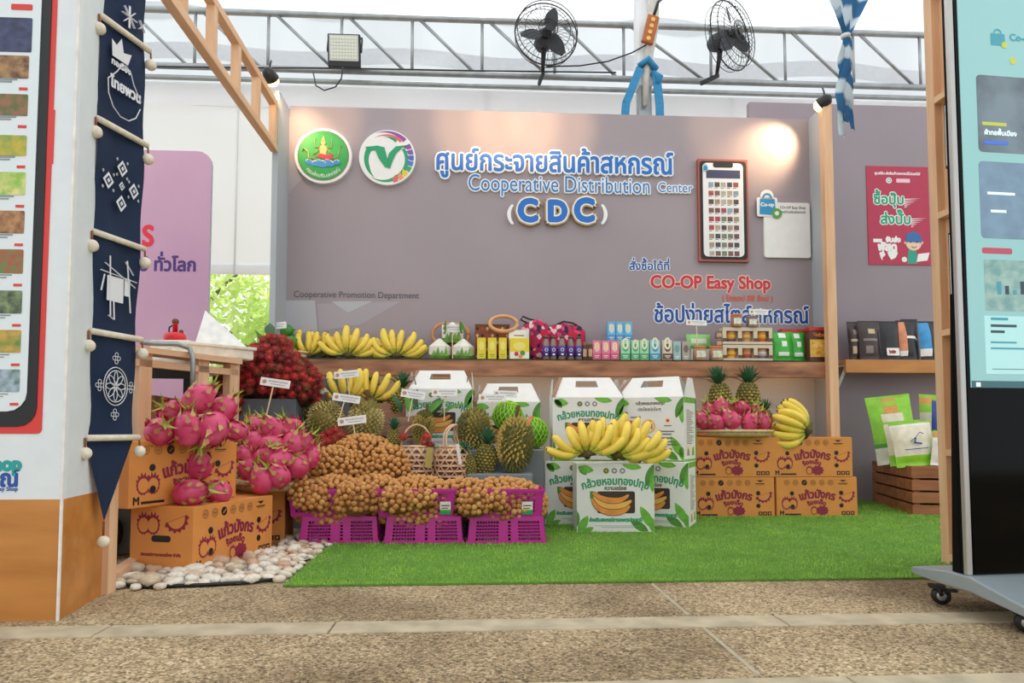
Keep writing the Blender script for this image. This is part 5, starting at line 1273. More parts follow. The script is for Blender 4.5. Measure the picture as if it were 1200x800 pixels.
def banana_print(b, y, back=False):
    lf = leafdec
    for x, z, L, an, wd, m in ((.13, .32, .1, 170, .018, 2), (.19, .34, .12, 250, .02, 3), (.19, .3, .1, 265, .02, 2), (-.185, .32, .08, -10, .02, 2), (-.18, .33, .06, -50, .016, 3), (-.185, .0, .1, 60, .02, 2), (-.19, .03, .09, 95, .018, 3), (-.17, .0, .07, 25, .014, 2),
                               (.185, .02, .13, 120, .022, 2), (.16, .01, .1, 150, .02, 3), (.19, .0, .08, 100, .02, 2)):
        lf(b, x, z, L, an, wd, y, m)
    b.rect(-BWD/2+.001, BWD/2-.001, .001, .007, y-.0002, y, 2)
    if not back:
        for i, x in enumerate((-.045, -.005, .035)): b.disc(x, .305, .014, y-.0006, y, (3, 8, 8)[i], 14); b.disc(x, .305, .006, y-.0009, y-.0006, (5, 0, 0)[i], 8)
        b.text('กล้วยหอมทองปทุม', -.165, .165, .238, y-.0006, 4, .0020, hs=1.2, arc=.55)
        b.text('หวานอร่อย', -.055, .055, .212, y-.0006, 9, .0012)
        b.rect(-.09, .095, .098, .205, y-.0010, y-.0003, 6, .01)
        def cres(pts, wd_, y_, m_):
            P_ = [Vector((x, 0, z)) for x, z in pts]; n_ = 14; C_ = []
            for i in range(n_+1):
                f_ = i/n_*(len(P_)-1); j = min(int(f_), len(P_)-2); r_ = f_-j; g0 = P_[max(j-1, 0)]; g1 = P_[j]; g2 = P_[j+1]; g3 = P_[min(j+2, len(P_)-1)]
                C_.append(.5*((2*g1)+(g2-g0)*r_+(2*g0-5*g1+4*g2-g3)*r_**2+(3*g1-g0-3*g2+g3)*r_**3))
            up_ = []; dn_ = []
            for i, c in enumerate(C_):
                d = (C_[min(i+1, n_)]-C_[max(i-1, 0)]).normalized(); q_ = i/n_; ww = wd_*(.25+.75*math.sin(PI*min(1, q_*.95+.05))**.7); nn = Vector((-d.z, 0, d.x)); up_.append(c+nn*ww); dn_.append(c-nn*ww)
            b.plate([(p.x, p.z) for p in dn_]+[(p.x, p.z) for p in up_[::-1]], y_-.0003, y_, m_)
        for k, (pts_, wd_, c_) in enumerate((([(-.112, .195), (-.095, .14), (-.04, .108), (.03, .108), (.07, .135)], .0175, 5), ([(-.112, .197), (-.08, .155), (-.03, .135), (.035, .138), (.078, .16)], .016, 7), ([(-.112, .199), (-.07, .172), (-.02, .16), (.03, .165), (.065, .188)], .014, 5))):
            cres(pts_, wd_+.0028, y-.0014-.0008*k, 6); cres(pts_, wd_, y-.0018-.0008*k, c_)
        b.rect(-.125, -.108, .17, .205, y-.003, y-.001, 3)
        b.text('ส่งเสริมสหกรณ์การเกษตรปทุมธานี', -.13, .13, .058, y-.0006, 4, .0016, hs=1.3); b.rect(-.10, .12, .036, .038, y-.0005, y, 8); b.rect(-.07, .09, .028, .03, y-.0005, y, 8)
    else:
        b.text('กล้วยหอมทองปทุม', -.07, .09, .3, y-.0006, 9, .001, hs=1.1); b.text('ประโยชน์เน้นๆ', -.06, .07, .268, y-.0006, 9, .0006, hs=1.0)
        b.disc(.0, .185, .038, y-.0006, y, 7, 18); b.disc(0, .185, .03, y-.0009, y-.0006, 10, 18)
        for i in range(4): b.tube([(-.018+.012*i, y-.0014, .17), (-.02+.013*i, y-.0014, .2)], .004, 4, 5)
        b.disc(-.1, .205, .012, y-.0006, y, 11, 12); b.disc(.105, .215, .02, y-.0006, y, 10, 14); b.disc(.105, .215, .009, y-.0009, y-.0006, 11, 10); b.rect(.085, .125, .185, .19, y-.0006, y, 9)
        for x, z, w_ in ((-.14, .15, .07), (-.15, .138, .09), (.06, .155, .08), (.075, .14, .05), (.07, .12, .06), (.06, .1, .09), (.05, .085, .11), (-.1, .23, .05)): b.rect(x, x+w_, z, z+.006, y-.0005, y, 9)
        for z in (.06, .05): b.rect(-.02, .1, z, z+.004, y-.0005, y, 9)
bm_ = [wc, black, leafp, leafg, tgm, or1, dark, mat('print_light_orange', '#f2b65a', .5, var=.05), mat('print_mid_grey', '#8f8f8f', .5, var=0), mat('print_brownish', '#6a5f4f', .5, var=0), mat('print_pale', '#f3e3c5', .5, var=0), redp]
def make_bcarton(gable, back=False):
    t = thing('banana_carton', '', 'carton', (0, 0, 0))
    MB().box(-BWD/2, BWD/2, -BD/2, BD/2, .0005, BH).build('body', wc, t, bevel=.002)
    b = MB(); banana_print(b, -BD/2-.0004, back); b.build('front_print', bm_, t)
    b = MB(); b.M = Matrix.Rotation(PI/2, 4, 'Z'); y = -BWD/2-.0004; b.rect(-BD/2+.002, BD/2-.002, BH-.03, BH-.001, y-.0004, y, 2); b.rect(BD/2-.02, BD/2-.001, .001, BH-.01, y-.0004, y, 3); b.rect(-BD/2+.002, BD/2-.001, .001, .012, y-.0004, y, 2)
    for i in range(22): b.rect(-.07, (.03 if i % 5 else -.02)+.02*(i % 3), .27-i*.0085, .273-i*.0085, y-.0004, y, 9)
    b.rect(-.08, .08, .03, .08, y-.0004, y, 10); b.plate([(-.07, .03), (-.055, .075), (-.03, .06), (-.02, .03)], y-.0008, y-.0004, 8); b.plate([(.02, .03), (.03, .07), (.06, .075), (.07, .03)], y-.0008, y-.0004, 2)
    b.build('side_print', bm_, t)
    if gable:
        hb = MB(); gh = .115; f = .135; ff = -BD/2
        def Q(x, q): return (x, ff+(BD/2-.012)*q, BH+gh*q)
        ow, iw = BWD/2, f; z0q, z1q = .5, .82
        cols__ = [(-1, -.42), (-.42, .30), (.30, 1)]
        def xx(s, q): return s*(ow+(iw-ow)*q*.98)
        for sgn in (1, -1):
            def Q2(s, q): x, y, z = Q(xx(s, q), q); return (x, y*sgn, z)
            for s0, s1, q0, q1 in ((-1, 1, 0, z0q), (-1, -.38, z0q, z1q), (.38, 1, z0q, z1q), (-1, 1, z1q, 1)):
                hb.add([Q2(s0, q0), Q2(s1, q0), Q2(s1, q1), Q2(s0, q1)], [(0, 1, 2, 3) if sgn > 0 else (3, 2, 1, 0)])
        hb.build('gable_top', wc, t)
        fb = MB()
        for s in (-1, 1):
            fb.add([(s*ow, -BD/2, BH), (s*ow, BD/2, BH), (s*(ow-.012), BD/2-.02, BH+gh*.95), (s*(ow-.012), 0, BH+gh*.95)], [(0, 1, 2, 3)])
        fb.build('side_flaps', wc, t)
        kb = MB().beam((-ow+.004, ff, BH+.002), (-f*1.02, -.014, BH+gh), .02, .003); kb.build('kraft_edge', kraft, t)
    else:
        MB().box(-BWD/2, BWD/2, -.003, .003, BH, BH+.001).build('flap_seam', mat('seam_grey', '#c9c6c0', .6, var=0), t)
    return t
bc1 = First(make_bcarton(False)); bc2 = First(make_bcarton(True)); bc3 = First(make_bcarton(True, True))
gb = 'white banana cartons'
p = W(720, 600, 3.376); bc1((p.x+.007, 3.376+BD/2, 0), (0, 0, R(-.5)), 'front white banana carton standing out in the middle, holding three banana hands', gb)
p = W(680, 600, 3.64); bc1((p.x, 3.655+BD/2, 0), (0, 0, R(2)), 'white banana carton on the turf at the left, half behind the front one', gb)
def bcorner(px, py, D, ang, z): p = W(px, py, D); d = Matrix.Rotation(ang, 3, 'Z') @ Vector((BWD/2, -BD/2, 0)); return (p.x-d.x, p.y-d.y, z)
bc1(bcorner(807.5, 600, 3.51, R(-24), 0), (0, 0, R(-24)), 'white banana carton on the turf at the right, its striped side showing', gb)
p = W(689, 500, 3.66); bc2((p.x, 3.66+BD/2, BH+.001), (0, 0, R(1)), 'white gable topped banana carton stacked on the left one', gb)
bc3(bcorner(801.5, 500, 3.56, R(-30), BH+.001), (0, 0, R(-30)), 'white gable topped carton showing its text side, stacked on the right one', gb)
p = W(516, 480, 4.0); o = bc2((p.x, 3.93+BD/2, .404), (0, 0, R(0)), 'white gable topped banana carton under the shelf with two dark cords', gb)
p = W(592, 480, 4.0); bc2((p.x+.02, 3.97+BD/2, .33), (0, 0, R(-3)), 'white gable topped carton partly hidden by the netted pomelos', gb)
for a_, b_ in (((484, 437), (488, 470)), ((548, 442), (539, 478))):
    p, q = W(*a_, 3.98), W(*b_, 3.92); MB().tube([p, (p+q)/2+Vector((.01, 0, 0)), q], .003, 5).build('cord', stalk, label='dark cord hanging over the white carton, %s one' % ('left' if a_[0] < 500 else 'right'), cat='cord')
# ---------------------------------------------------------------- goods on the shelves
TOPZ = SZ+.006
def ext(px0, px1, py, v):
    u0, _ = V(px0, 420, v); u1, z = V(px1, py, v); return u0, u1, z
def drink(name, label, cat, group, px0, px1, pyt, v, base, band=None, txt='', m2=None, depth=.045, z0=None, txtm=None, top=None):
    u0, u1, z = ext(px0, px1, pyt, v); w_ = (u1-u0)/2*.97; zb = TOPZ if z0 is None else z0; h = z-zb
    t = thing(name, label, cat, B((u0+u1)/2, v, zb), A, group)
    MB().box(-w_, w_, 0, depth, 0, h).build('box', mat(*base), t, bevel=.002)
    b = MB(); y = -.0003; ms = [mat(*(m2 or ('white', '#f2f1ee'))), txtm or white, mat(*(band or ('white', '#f2f1ee')))]
    if band: b.rect(-w_*.98, w_*.98, h*.05, h*.34, y-.0002, y, 2)
    b.disc(0, h*.62, w_*.62, y-.0004, y, 0, 14, h*.2)
    if txt: b.text(txt, -w_*.7, w_*.7, h*.56, y-.0008, 1, w_*.06, hs=1.2)
    b.rect(-w_*.6, w_*.6, h*.2, h*.24, y-.0006, y, 1); b.rect(-w_*.4, w_*.4, h*.12, h*.15, y-.0006, y, 1)
    b.build('printed_label', ms, t)
    if top: MB().box(-w_, w_, .012, .02, h, h+.008).build('folded_top', mat(*base), t)
    return t
def pouch(name, label, cat, group, px0, px1, pyt, v, mats, f, depth=.05, z0=None, tilt=0, lean=6, plane=None, zb=None):
    u0, u1, z = ext(px0, px1, pyt, v); w_ = (u1-u0)/2; zb = TOPZ if z0 is None else z0; h = z-zb
    return bag(name, label, cat, group, B((u0+u1)/2, v, zb), w_, h, depth, mats, f, (R(lean), R(tilt), A))
def bag(name, label, cat, group, loc, w_, h, depth, mats, f, rot, decor=None):
    t = thing(name, label, cat, loc, 0, group, rot=(0, 0, 0)); t.rotation_euler = (-rot[0], rot[1], rot[2])
    b = MB(); nu, nv = 12, 16
    for side in (-1, 1):
        vs = []; fs = []; ms = []
        for j in range(nv+1):
            for i in range(nu+1):
                s, q = i/nu*2-1, j/nv; bulge = depth/2*(1-abs(s)**2.6)*(min(1, q/.25)**.6)*min(1, (1-q)/.35)**.8 if 0 < q < 1 else 0
                if q < .02: bulge = depth/2*.8*(1-abs(s)**3)
                sx = s*w_*(1-.05*math.sin(PI*q)); vs.append((sx, side*(bulge+.0008*math.sin(q*40+s*9))+depth/2, h*q))
        for j in range(nv):
            for i in range(nu):
                a = j*(nu+1)+i; q = (a, a+1, a+nu+2, a+nu+1); fs.append(q if side < 0 else q[::-1]); ms.append(f((i+.5)/nu*2-1, (j+.5)/nv) if side < 0 else 0)
        b.add(vs, fs, ms, True)
    b.build('sealed_bag', mats, t)
    b = MB().box(-w_, w_, depth/2-.0015, depth/2+.0015, h*.985, h*1.03); b.build('crimped_seal', mats[0], t)
    return t
# yellow drink cartons + box
yel = ('yellow_card', '#e8d22f', .5, 0, .05)
for i, (a_, b_) in enumerate(((559, 569.5), (571.5, 582), (584.5, 594))):
    drink('drink_carton', ('left', 'middle', 'right')[i]+' tall yellow drink carton standing before the brown patterned bag', 'carton', 'yellow drink cartons', a_, b_, 395.5, 4.27, yel, None, '', ('yellow_light', '#f2e27a', .5, 0, 0), txtm=mat('print_leafy', '#9aa83a', .5, var=0))
t = drink('display_box', 'white and yellow display box with fruit picture beside the yellow drink cartons', 'box', 'x', 597, 620.5, 396, 4.265, yel, ('white', '#f2f1ee'), '', ('yellow_light', '#f2e27a'), .06); del t['group']
u0, u1, z = ext(597, 620.5, 381, 4.32); zt2 = z-TOPZ; w_ = (u1-u0)/2
b = MB().rect(-w_, w_*1.1, .0, .14+.055, .055, .06, 0); b.text('GIFT SET', -w_*.6, w_*.6, .16, .054, 1, .001) if False else b.rect(-w_*.5, w_*.5, .155, .162, .0545, .055, 1)
b.build('back_card', [white, mat('print_rust', '#9a4a2f', .5)], t)
b = MB().disc(-w_*.3, .035, .014, -.002, 0, 0).disc(w_*.3, .04, .016, -.002, 0, 1).disc(w_*.1, .02, .012, -.003, -.002, 2); b.build('fruit_picture', [redp, leafg, or1], t)
MB().box(w_+.001, w_+.0035, .0, .06, 0, .19).build('dark_edge', darkgrey, t)
# bags behind
rat = mat('rattan', '#cf9060', .5, var=.12, vs=20)
t = thing('handle_bag', 'bag with twin round rattan handles behind the white coconuts', 'bag', shelf_at(528, 4.44, TOPZ), A)
b = MB(); ru, rz_ = V(528, 384, 4.42); 
MB().box(-.11, .11, -.015, .02, 0, .09).build('bag_body', mat('bag_brown', '#8a5a3a', .7, var=.2), t)
for dx, y in ((-.035, -.02), (.035, .0)):
    MB().tube([(dx+.082*math.cos(2*PI*i/28), y, .175+.072*math.sin(2*PI*i/28)) for i in range(29)], .011, 8).build('ring_handle', rat, t)
t = thing('patterned_bag', 'brown zigzag patterned cloth bag with a pale rattan ring handle', 'bag', shelf_at(577, 4.37, TOPZ), A)
u0, u1, z = ext(556, 597, 380, 4.37); w_ = (u1-u0)/2; h = z-TOPZ
b = MB().box(-w_, w_, 0, .05, 0, h, 0)
for j in range(5):
    for i in range(7):
        x = -w_*.86+i*w_*.287; zz = h*(.12+.19*j); c_ = 1+(i+j) % 3; b.plate([(x-.011, zz), (x, zz-.014), (x+.011, zz), (x, zz+.014)], -.0005, 0, c_)
b.rect(-w_, w_, h*.93, h, -.001, 0, 4)
b.build('bag_body', [mat('weave_brown', '#8a4a34', .8, var=.15, vs=90), mat('weave_cream', '#d0b08a', .8), mat('weave_dark', '#3a2422', .8), mat('weave_red', '#b0402f', .8), stalk], t)
u0, z = V(590, 379, 4.33); ub, _ = V(577, 379, 4.37)
MB().tube([(u0-ub+.088*math.cos(2*PI*i/30), -.035+.02*math.sin(2*PI*i/30), z-TOPZ+.052*math.sin(2*PI*i/30)) for i in range(31)], .0125, 8).build('ring_handle', mat('rattan_pale', '#dba06e', .45, var=.08), t)
fl2 = bpy.data.materials.new('flower_cloth'); fl2.use_nodes = True; n_ = fl2.node_tree.nodes; l_ = fl2.node_tree.links
vo = n_.new('ShaderNodeTexVoronoi'); vo.inputs['Scale'].default_value = 38; tc_ = n_.new('ShaderNodeTexCoord'); l_.new(tc_.outputs['Object'], vo.inputs[0]); sp_ = n_.new('ShaderNodeSeparateColor'); l_.new(vo.outputs['Color'], sp_.inputs[0])
rp_ = n_.new('ShaderNodeValToRGB'); rp_.color_ramp.interpolation = 'CONSTANT'; l_.new(sp_.outputs[0], rp_.inputs[0]); e_ = rp_.color_ramp.elements; e_[0].color = lin('#c21f4f'); e_[1].position = .38; e_[1].color = lin('#d8486f')
for p_, c_ in ((.55, '#2a1f3a'), (.68, '#e8c0c0'), (.78, '#c81f3a'), (.9, '#8a1f4f')): q = e_.new(p_); q.color = lin(c_)
l_.new(rp_.outputs[0], n_['Principled BSDF'].inputs['Base Color']); n_['Principled BSDF'].inputs['Roughness'].default_value = .8
def softbag(px0, px1, pyt, v, depth, label, seed, strap):
    u0, u1, z = ext(px0, px1, pyt, v); w_ = (u1-u0)/2; h = z-TOPZ; t = thing('floral_bag', label, 'bag', B((u0+u1)/2, v, TOPZ), A, 'pink floral cloth bags'); rg = random.Random(seed)
    b = MB(); prof = [(.75, 0), (.92, .12), (1, .35), (.97, .6), (1.0, .78), (.8, .93), (.3, 1.0), (.001, 1.0)]
    b.lathe([(a*w_, q*h) for a, q in prof], 22, sy=depth/w_); b.v = [(x*(1+.05*math.sin(z_*60+x*30)), y*(1+.12*math.sin(x*50+seed)), z_+.006*math.sin(x*45+seed)) for x, y, z_ in b.v]
    b.build('bag_body', fl2, t); MB().tube(strap(w_, h), .006, 6).build('strap', black, t); return t
softbag(610, 646, 376, 4.38, .05, 'left pink floral cloth bag with a curled black strap', 1, lambda w_, h: [(-w_*.6, 0, h*.95), (-w_*1.0, -.01, h*1.02), (-w_*.85, -.01, h*1.1), (-w_*.5, 0, h*1.05), (0, 0, h)])
softbag(634, 686, 380, 4.40, .05, 'right pink floral cloth bag behind the purple labelled bottles', 2, lambda w_, h: [(-w_*.3, -.02, h*.98), (0, -.02, h*1.06), (w_*.4, -.02, h*1.02), (w_*.8, -.01, h*.9)])
# bottles
pl = mat('purple_label', '#4f3a8f', .5, var=.05); liq = mat('bottle_juice', '#8a6f63', .15, var=.1, coat=.5); cap_ = mat('bottle_cap', '#57413f', .4)
def make_bottle():
    t = thing('juice_bottle', '', 'bottle', (0, 0, 0), group='purple labelled juice bottles')
    MB().lathe([(0, 0), (.022, 0), (.024, .004), (.024, .09), (.02, .11), (.015, .128), (.014, .14), (0, .14)], 14).build('glass', liq, t)
    MB().lathe([(.0245, .02), (.0245, .088)], 14).build('label', pl, t)
    MB().lathe([(.0155, .137), (.0155, .152), (0, .153)], 12).build('cap', cap_, t)
    b = MB().ring(0, .062, .011, .003, -.0255, 0, 14).rect(-.008, .008, .028, .038, -.0256, -.025, 0); b.build('label_mark', white, t); return t
bo = First(make_bottle())
for i, px in enumerate((640, 648.5, 658.5, 668.5, 678)): bo(shelf_at(px, 4.28 if i != 2 else 4.265, TOPZ), (0, 0, A), ('first', 'second', 'third', 'fourth', 'fifth')[i]+' purple labelled bottle from the left, in front of the floral bags', None, (.98, .98, .98))
# small jars
def jar(px, v, z0, r, h, body, lidc, label, group, lab='#e6dcc0', name='glass_jar', z1=None):
    t = thing(name, label, 'jar', (shelf_at(px, v, z0)), A, group)
    MB().lathe([(0, 0), (r*.95, 0), (r, .004), (r, h*.78), (r*.88, h*.86), (0, h*.86)], 14).build('glass', mat(*body), t)
    MB().lathe([(r*.93, h*.84), (r*.95, h), (0, h)], 14).build('lid', mat(*lidc), t)
    b = MB(); n = 7; vs = []
    for i in range(n+1): a = R(-90-45+90*i/n); vs += [((r+.0006)*math.cos(a), (r+.0006)*math.sin(a), h*.2), ((r+.0006)*math.cos(a), (r+.0006)*math.sin(a), h*.66)]
    b.add(vs, [(2*i, 2*i+2, 2*i+3, 2*i+1) for i in range(n)]); b.build('label', mat('jarlabel'+lab[1:], lab, .5, var=.2, vs=60), t); return t
for px, v, lab in ((685, 4.28, 'left'), (691.5, 4.275, 'right')): jar(px, v, TOPZ, .0165, .105, ('jar_brown', '#5a2f24', .3), ('lid_brown', '#7a5a3a', .4), lab+' small brown jar between the bottles and the pink cartons', 'small brown jars', '#c9a07a')
pinkc = ('pink_card', '#e77f9c', .5, 0, .06); bluec = ('blue_card', '#6ab4e0', .5, 0, .06); grc = ('green_card', '#a9dcb0', .5, 0, .05)
for i, (a_, b_) in enumerate(((694.5, 704.5), (705, 715), (715.5, 725.5))):
    drink('drink_carton', ('left', 'middle', 'right')[i]+' pink drink carton in the row on the shelf', 'carton', 'pink drink cartons', a_, b_, 399, 4.27, pinkc, ('pink_deep', '#d85a86', .5, 0, 0), 'ก', ('pink_pale', '#f6c9c2', .5, 0, 0), txtm=mat('txt_warm', '#f6e6b0', .5, var=0))
MB().box(-.09, .085, 0, .06, 0, .127).build('riser_block', white, None, shelf_at(727, 4.345, TOPZ), A, label='white riser block hidden behind the pink and green cartons', cat='block')
for i, (a_, b_) in enumerate(((712, 721.5), (722, 731), (731.5, 741))):
    drink('drink_carton', ('left', 'middle', 'right')[i]+' blue drink carton in the raised back row', 'carton', 'blue drink cartons', a_, b_, 377, 4.35, bluec, ('blue_deep', '#3f94cf', .5, 0, 0), 'ก', ('blue_pale', '#bfe0ee', .5, 0, 0), z0=TOPZ+.1275, txtm=mat('txt_warm', '#f6e6b0', .5, var=0))
for i, (a_, b_, base, m2, lab) in enumerate(((727.5, 738.5, grc, ('green_mid', '#4fae7a', .5, 0, 0), 'leftmost pale green patterned carton, beside the pink ones'), (740, 749.5, grc, ('green_mid', '#4fae7a', .5, 0, 0), 'middle pale green patterned carton'), (750, 760.5, grc, ('green_mid', '#4fae7a', .5, 0, 0), 'right pale green patterned carton, beside the teal one'),
        (762, 773.5, ('teal_card', '#9fd3e0', .5, 0, .05), ('teal_mid', '#3f9fc0', .5, 0, 0), 'teal patterned carton between the green and the brown one'), (776.5, 788, ('cream_card', '#d9c9b0', .5, 0, .05), ('brown_mid', '#6a4a44', .5, 0, 0), 'cream and brown patterned carton in the shelf row'))):
    drink('drink_carton', lab, 'carton', 'patterned drink cartons', a_, b_, 398.5, 4.27, base, m2, '0', m2, txtm=mat('txt_cream', '#f2efcf', .5, var=0))
drink('drink_carton', 'pale teal carton turned aside, right of the cream and brown one', 'carton', 'patterned drink cartons', 789, 798, 400, 4.28, ('teal_dull', '#a9c4c4', .5, 0, .1), None, '', ('teal_grey', '#7fa3a0', .5, 0, 0))
drink('drink_carton', 'grey brown carton at the end of the small carton row', 'carton', 'patterned drink cartons', 799.5, 808.5, 400, 4.28, ('taupe_card', '#b3a69a', .5, 0, .1), None, '', ('taupe_dark', '#7f6a64', .5, 0, 0))
# green packet behind, jars with orange lids
gm_ = [mat('packet_green', '#8fcf7a', .35, var=.08), mat('packet_white', '#dfe9cf', .35), mat('packet_deep', '#4fa04a', .35)]
MB().box(-.09, .08, 0, .05, 0, .09).build('riser_block', white, None, shelf_at(826, 4.40, TOPZ), A, label='white riser block hidden behind the orange lidded jars', cat='block')
pouch('snack_packet', 'pale green plastic packet lying above the orange lidded jars', 'packet', 'x', 805.5, 834, 391, 4.395, gm_, lambda s, q: 2 if q < .2 else (1 if .4 < q < .7 and abs(s) < .6 else 0), .03, z0=TOPZ+.091)
del bpy.data.objects['snack_packet']['group']
for i, px in enumerate((820, 839)): jar(px, 4.28, TOPZ, .043, .092, ('jar_mixed', '#b98a6a', .3, 0, .25), ('lid_orange', '#d07f4a', .5), ('left', 'right')[i]+' wide jar with an orange lid in front of the green packet', 'wide jars with orange lids', '#d9dcc0')
for i, z in enumerate((TOPZ+.093, TOPZ+.145)): jar(842.5, 4.30, z, .025, .05, ('jar_dim', '#8a6a5a', .25, 0, .2), ('lid_dull', '#a5877a', .5), ('lower', 'upper')[i]+' small dim jar in the column left of the six window box', 'small dim jars in a column', '#b9a58a')
MB().box(-.03, .03, 0, .05, 0, .0925).build('riser_block', mat('clear_block', '#a58f85', .2), None, shelf_at(849, 4.335, TOPZ), A, label='small brown riser block beside the six window box', cat='block') if False else None
# six window boxes
kd = mat('kraft_display', '#d9c9ae', .6, var=.03); kdd = mat('kraft_display_dark', '#6a4a3a', .6); contents = [('spice_a', '#d9a42f', '#5a2f5f'), ('spice_b', '#d8a860', '#b98a4f'), ('spice_c', '#e0a02a', '#b02a2a'), ('spice_d', '#e0a63a', '#d08a3a'), ('spice_e', '#c97a4a', '#8a3a2a'), ('spice_f', '#c9b8b0', '#5a4a5a')]
u0, u1, _ = ext(847, 905.5, 400, 4.27); z_m = V(870, 403.5, 4.27)[1]; z_t = V(870, 383, 4.27)[1]; w_ = (u1-u0)/2
for r_, (za, zb2, lab) in enumerate(((TOPZ, z_m, 'lower cream display box with three round windows of spice jars'), (z_m+.001, z_t, 'upper cream display box with three windows, stacked on the lower one'))):
    t = thing('display_box', lab, 'box', B((u0+u1)/2, 4.27, za), A, 'stacked display boxes of spice jars'); h = zb2-za-.001
    b = MB(); xs_ = [-w_, -w_+.022]
    op = [(-w_*.84, -w_*.38), (-w_*.22, w_*.24), (w_*.4, w_*.86)]
    last = -w_
    for a_, b_ in op: b.box(last, a_, 0, .004, h*.16, h*.78, 0); last = b_
    b.box(last, w_, 0, .004, h*.16, h*.78, 0); b.box(-w_, w_, 0, .004, h*.78, h, 0); b.box(-w_, w_, 0, .004, 0, h*.16, 0); b.box(-w_, w_, 0, .06, h-.003, h); b.box(-w_, w_, .056, .06, 0, h); b.box(-w_, -w_+.003, 0, .06, 0, h); b.box(w_-.003, w_, 0, .06, 0, h); b.box(-w_, w_, 0, .06, 0, .003)
    b.build('carton_shell', kd, t)
    b = MB()
    last = -w_
    for a_, b_ in op+[(w_, w_)]:
        if a_ > last: b.rect(last, a_, h*.16, h*.36, -.0008, 0); 
        last = b_
    b.build('dark_band', kdd, t)
    for i, (a_, b_) in enumerate(op):
        nm, c1_, c2_ = contents[(0 if r_ else 3)+i]; rr_ = (b_-a_)/2*.98; q = MB()
        q.lathe([(0, .004), (rr_, .004), (rr_, h*.3)], 14, 1, c=((a_+b_)/2, .006+rr_, 0)); q.lathe([(rr_, h*.3), (rr_, h*.6)], 14, 0, c=((a_+b_)/2, .006+rr_, 0)); q.lathe([(rr_*.95, h*.6), (rr_, h*.62), (rr_, h*.78), (0, h*.78)], 14, 2, c=((a_+b_)/2, .006+rr_, 0))
        q.build('spice_jar', [mat(nm, c1_, .4, var=.15, vs=60), mat(nm+'b', c2_, .4, var=.1), mat('lid_tan', '#c98a5a', .5)], t)
for i, (px, r_, h, lab) in enumerate(((863.5, .036, .083, 'jar with an orange lid and pale label on top of the display boxes'), (881.5, .035, .072, 'greyish jar on top of the display boxes, at their right end'))):
    jar(px, 4.285, z_t+.0005, r_, h, ('jar_nut', '#b07a5a', .3, 0, .25) if i == 0 else ('jar_grey', '#8f7f76', .3, 0, .25), ('lid_orange', '#d07f4a') if i == 0 else ('lid_grey', '#9a867c', .4), lab, 'jars on top of the display boxes', '#dfe2cf')
# green snack bags
gs = [mat('snack_green', '#3fae3a', .3, var=.12, vs=12), mat('snack_white', '#e6efe2', .3), mat('snack_dark', '#2a7a30', .3)]
def gf(s, q): return 1 if (q > .8 and abs(s) < .3) or (.5 < q < .68 and abs(s-.1) < .25) or (.28 < q < .34 and abs(s) < .5) or (.2 < q < .24 and abs(s) < .5) else (2 if q < .06 else 0)
pouch('snack_bag', 'glossy green snack bag in front, left of two', 'bag', 'glossy green snack bags', 907, 932, 388, 4.27, gs, gf, .06)
pouch('snack_bag', 'glossy green snack bag half behind the other, next to the red box', 'bag', 'glossy green snack bags', 927, 947, 388.5, 4.31, gs, gf, .06)
u0, u1, z = ext(949, 977, 387, 4.27); w_ = (u1-u0)/2; h = z-TOPZ
def foodbox(u, v, lab, full=True):
    t = thing('food_box', lab, 'box', B(u, v, TOPZ), A, 'red topped food boxes'); MB().box(-w_, w_, 0, .06, 0, h).build('box', mat('food_brown', '#5f2a22', .4), t, bevel=.002)
    b = MB().box(-w_, w_, -.002, .062, h, h+.02); b.build('red_flap', mat('flap_red', '#c8352a', .45), t)
    b = MB().rect(-w_*.95, w_*.95, h*.14, h*.7, -.001, 0, 0); rg = random.Random(3)
    for i in range(12): b.disc(rg.uniform(-w_*.7, w_*.7), h*rg.uniform(.26, .6), rg.uniform(.012, .02), -.002-.0002*i, -.001, 1+i % 2, 10, .011)
    b.text('กล้วย', -w_*.5, w_*.3, h*.8, -.001, 3, .001); b.ring(-w_*.55, h*.88, .01, .003, -.0012, 3, 10)
    b.build('food_picture', [mat('food_yellow', '#e2b94a', .5, var=.2, vs=40), mat('food_orange', '#d98a30', .5, var=.2), mat('food_crisp', '#eec46a', .5), or1], t)
foodbox((u0+u1)/2, 4.27, 'brown food box with a red top and a fried food picture at the shelf end')
foodbox((u0+u1)/2-.14, 4.36, 'red topped food box mostly hidden behind the green snack bags')

# price cards
em2 = mat('card_emblem', '#b98a6a', .6, var=.3, vs=200); pt = mat('card_text', '#9a9aa2', .6, var=0)
def sign(px, py, D, wpx, hpx, tilt, stick, label, lean=0):
    c = W(px, py, D); k_ = D/F; w_ = wpx*k_/2; h_ = hpx*k_/2; t = thing('price_card', label, 'sign', c, 0, 'white price cards on wooden sticks', rot=(R(-8), R(tilt), A))
    MB().box(-w_, w_, -.0015, .0015, -h_, h_).build('card', paper, t)
    b = MB(); b.disc(-w_*.72, 0, h_*.5, -.0022, -.0015, 0, 12); b.text('สหกรณ์การเกษตร', -w_*.45, w_*.85, h_*.1, -.002, 1, .0003); b.rect(-w_*.3, w_*.7, -h_*.45, -h_*.3, -.002, -.0015, 1); b.build('printed_text', [em2, pt], t)
    MB().beam((lean*.3, .003, h_*.3), (lean, .003, -stick), .006, .003).build('stick', mat('stick_wood', '#dcc49a', .7), t)
    return t
sign(322.5, 448.5, 3.25, 34.5, 9.5, 8, .49, 'white price card stuck before the rambutan heap', -.02)
sign(406, 438.5, 3.78, 29, 8.5, -6, .15, 'white price card in front of the upright bananas under the shelf', .01)
sign(406, 466.5, 3.55, 32, 9, 8, .12, 'white price card between the two pale durians', -.02)
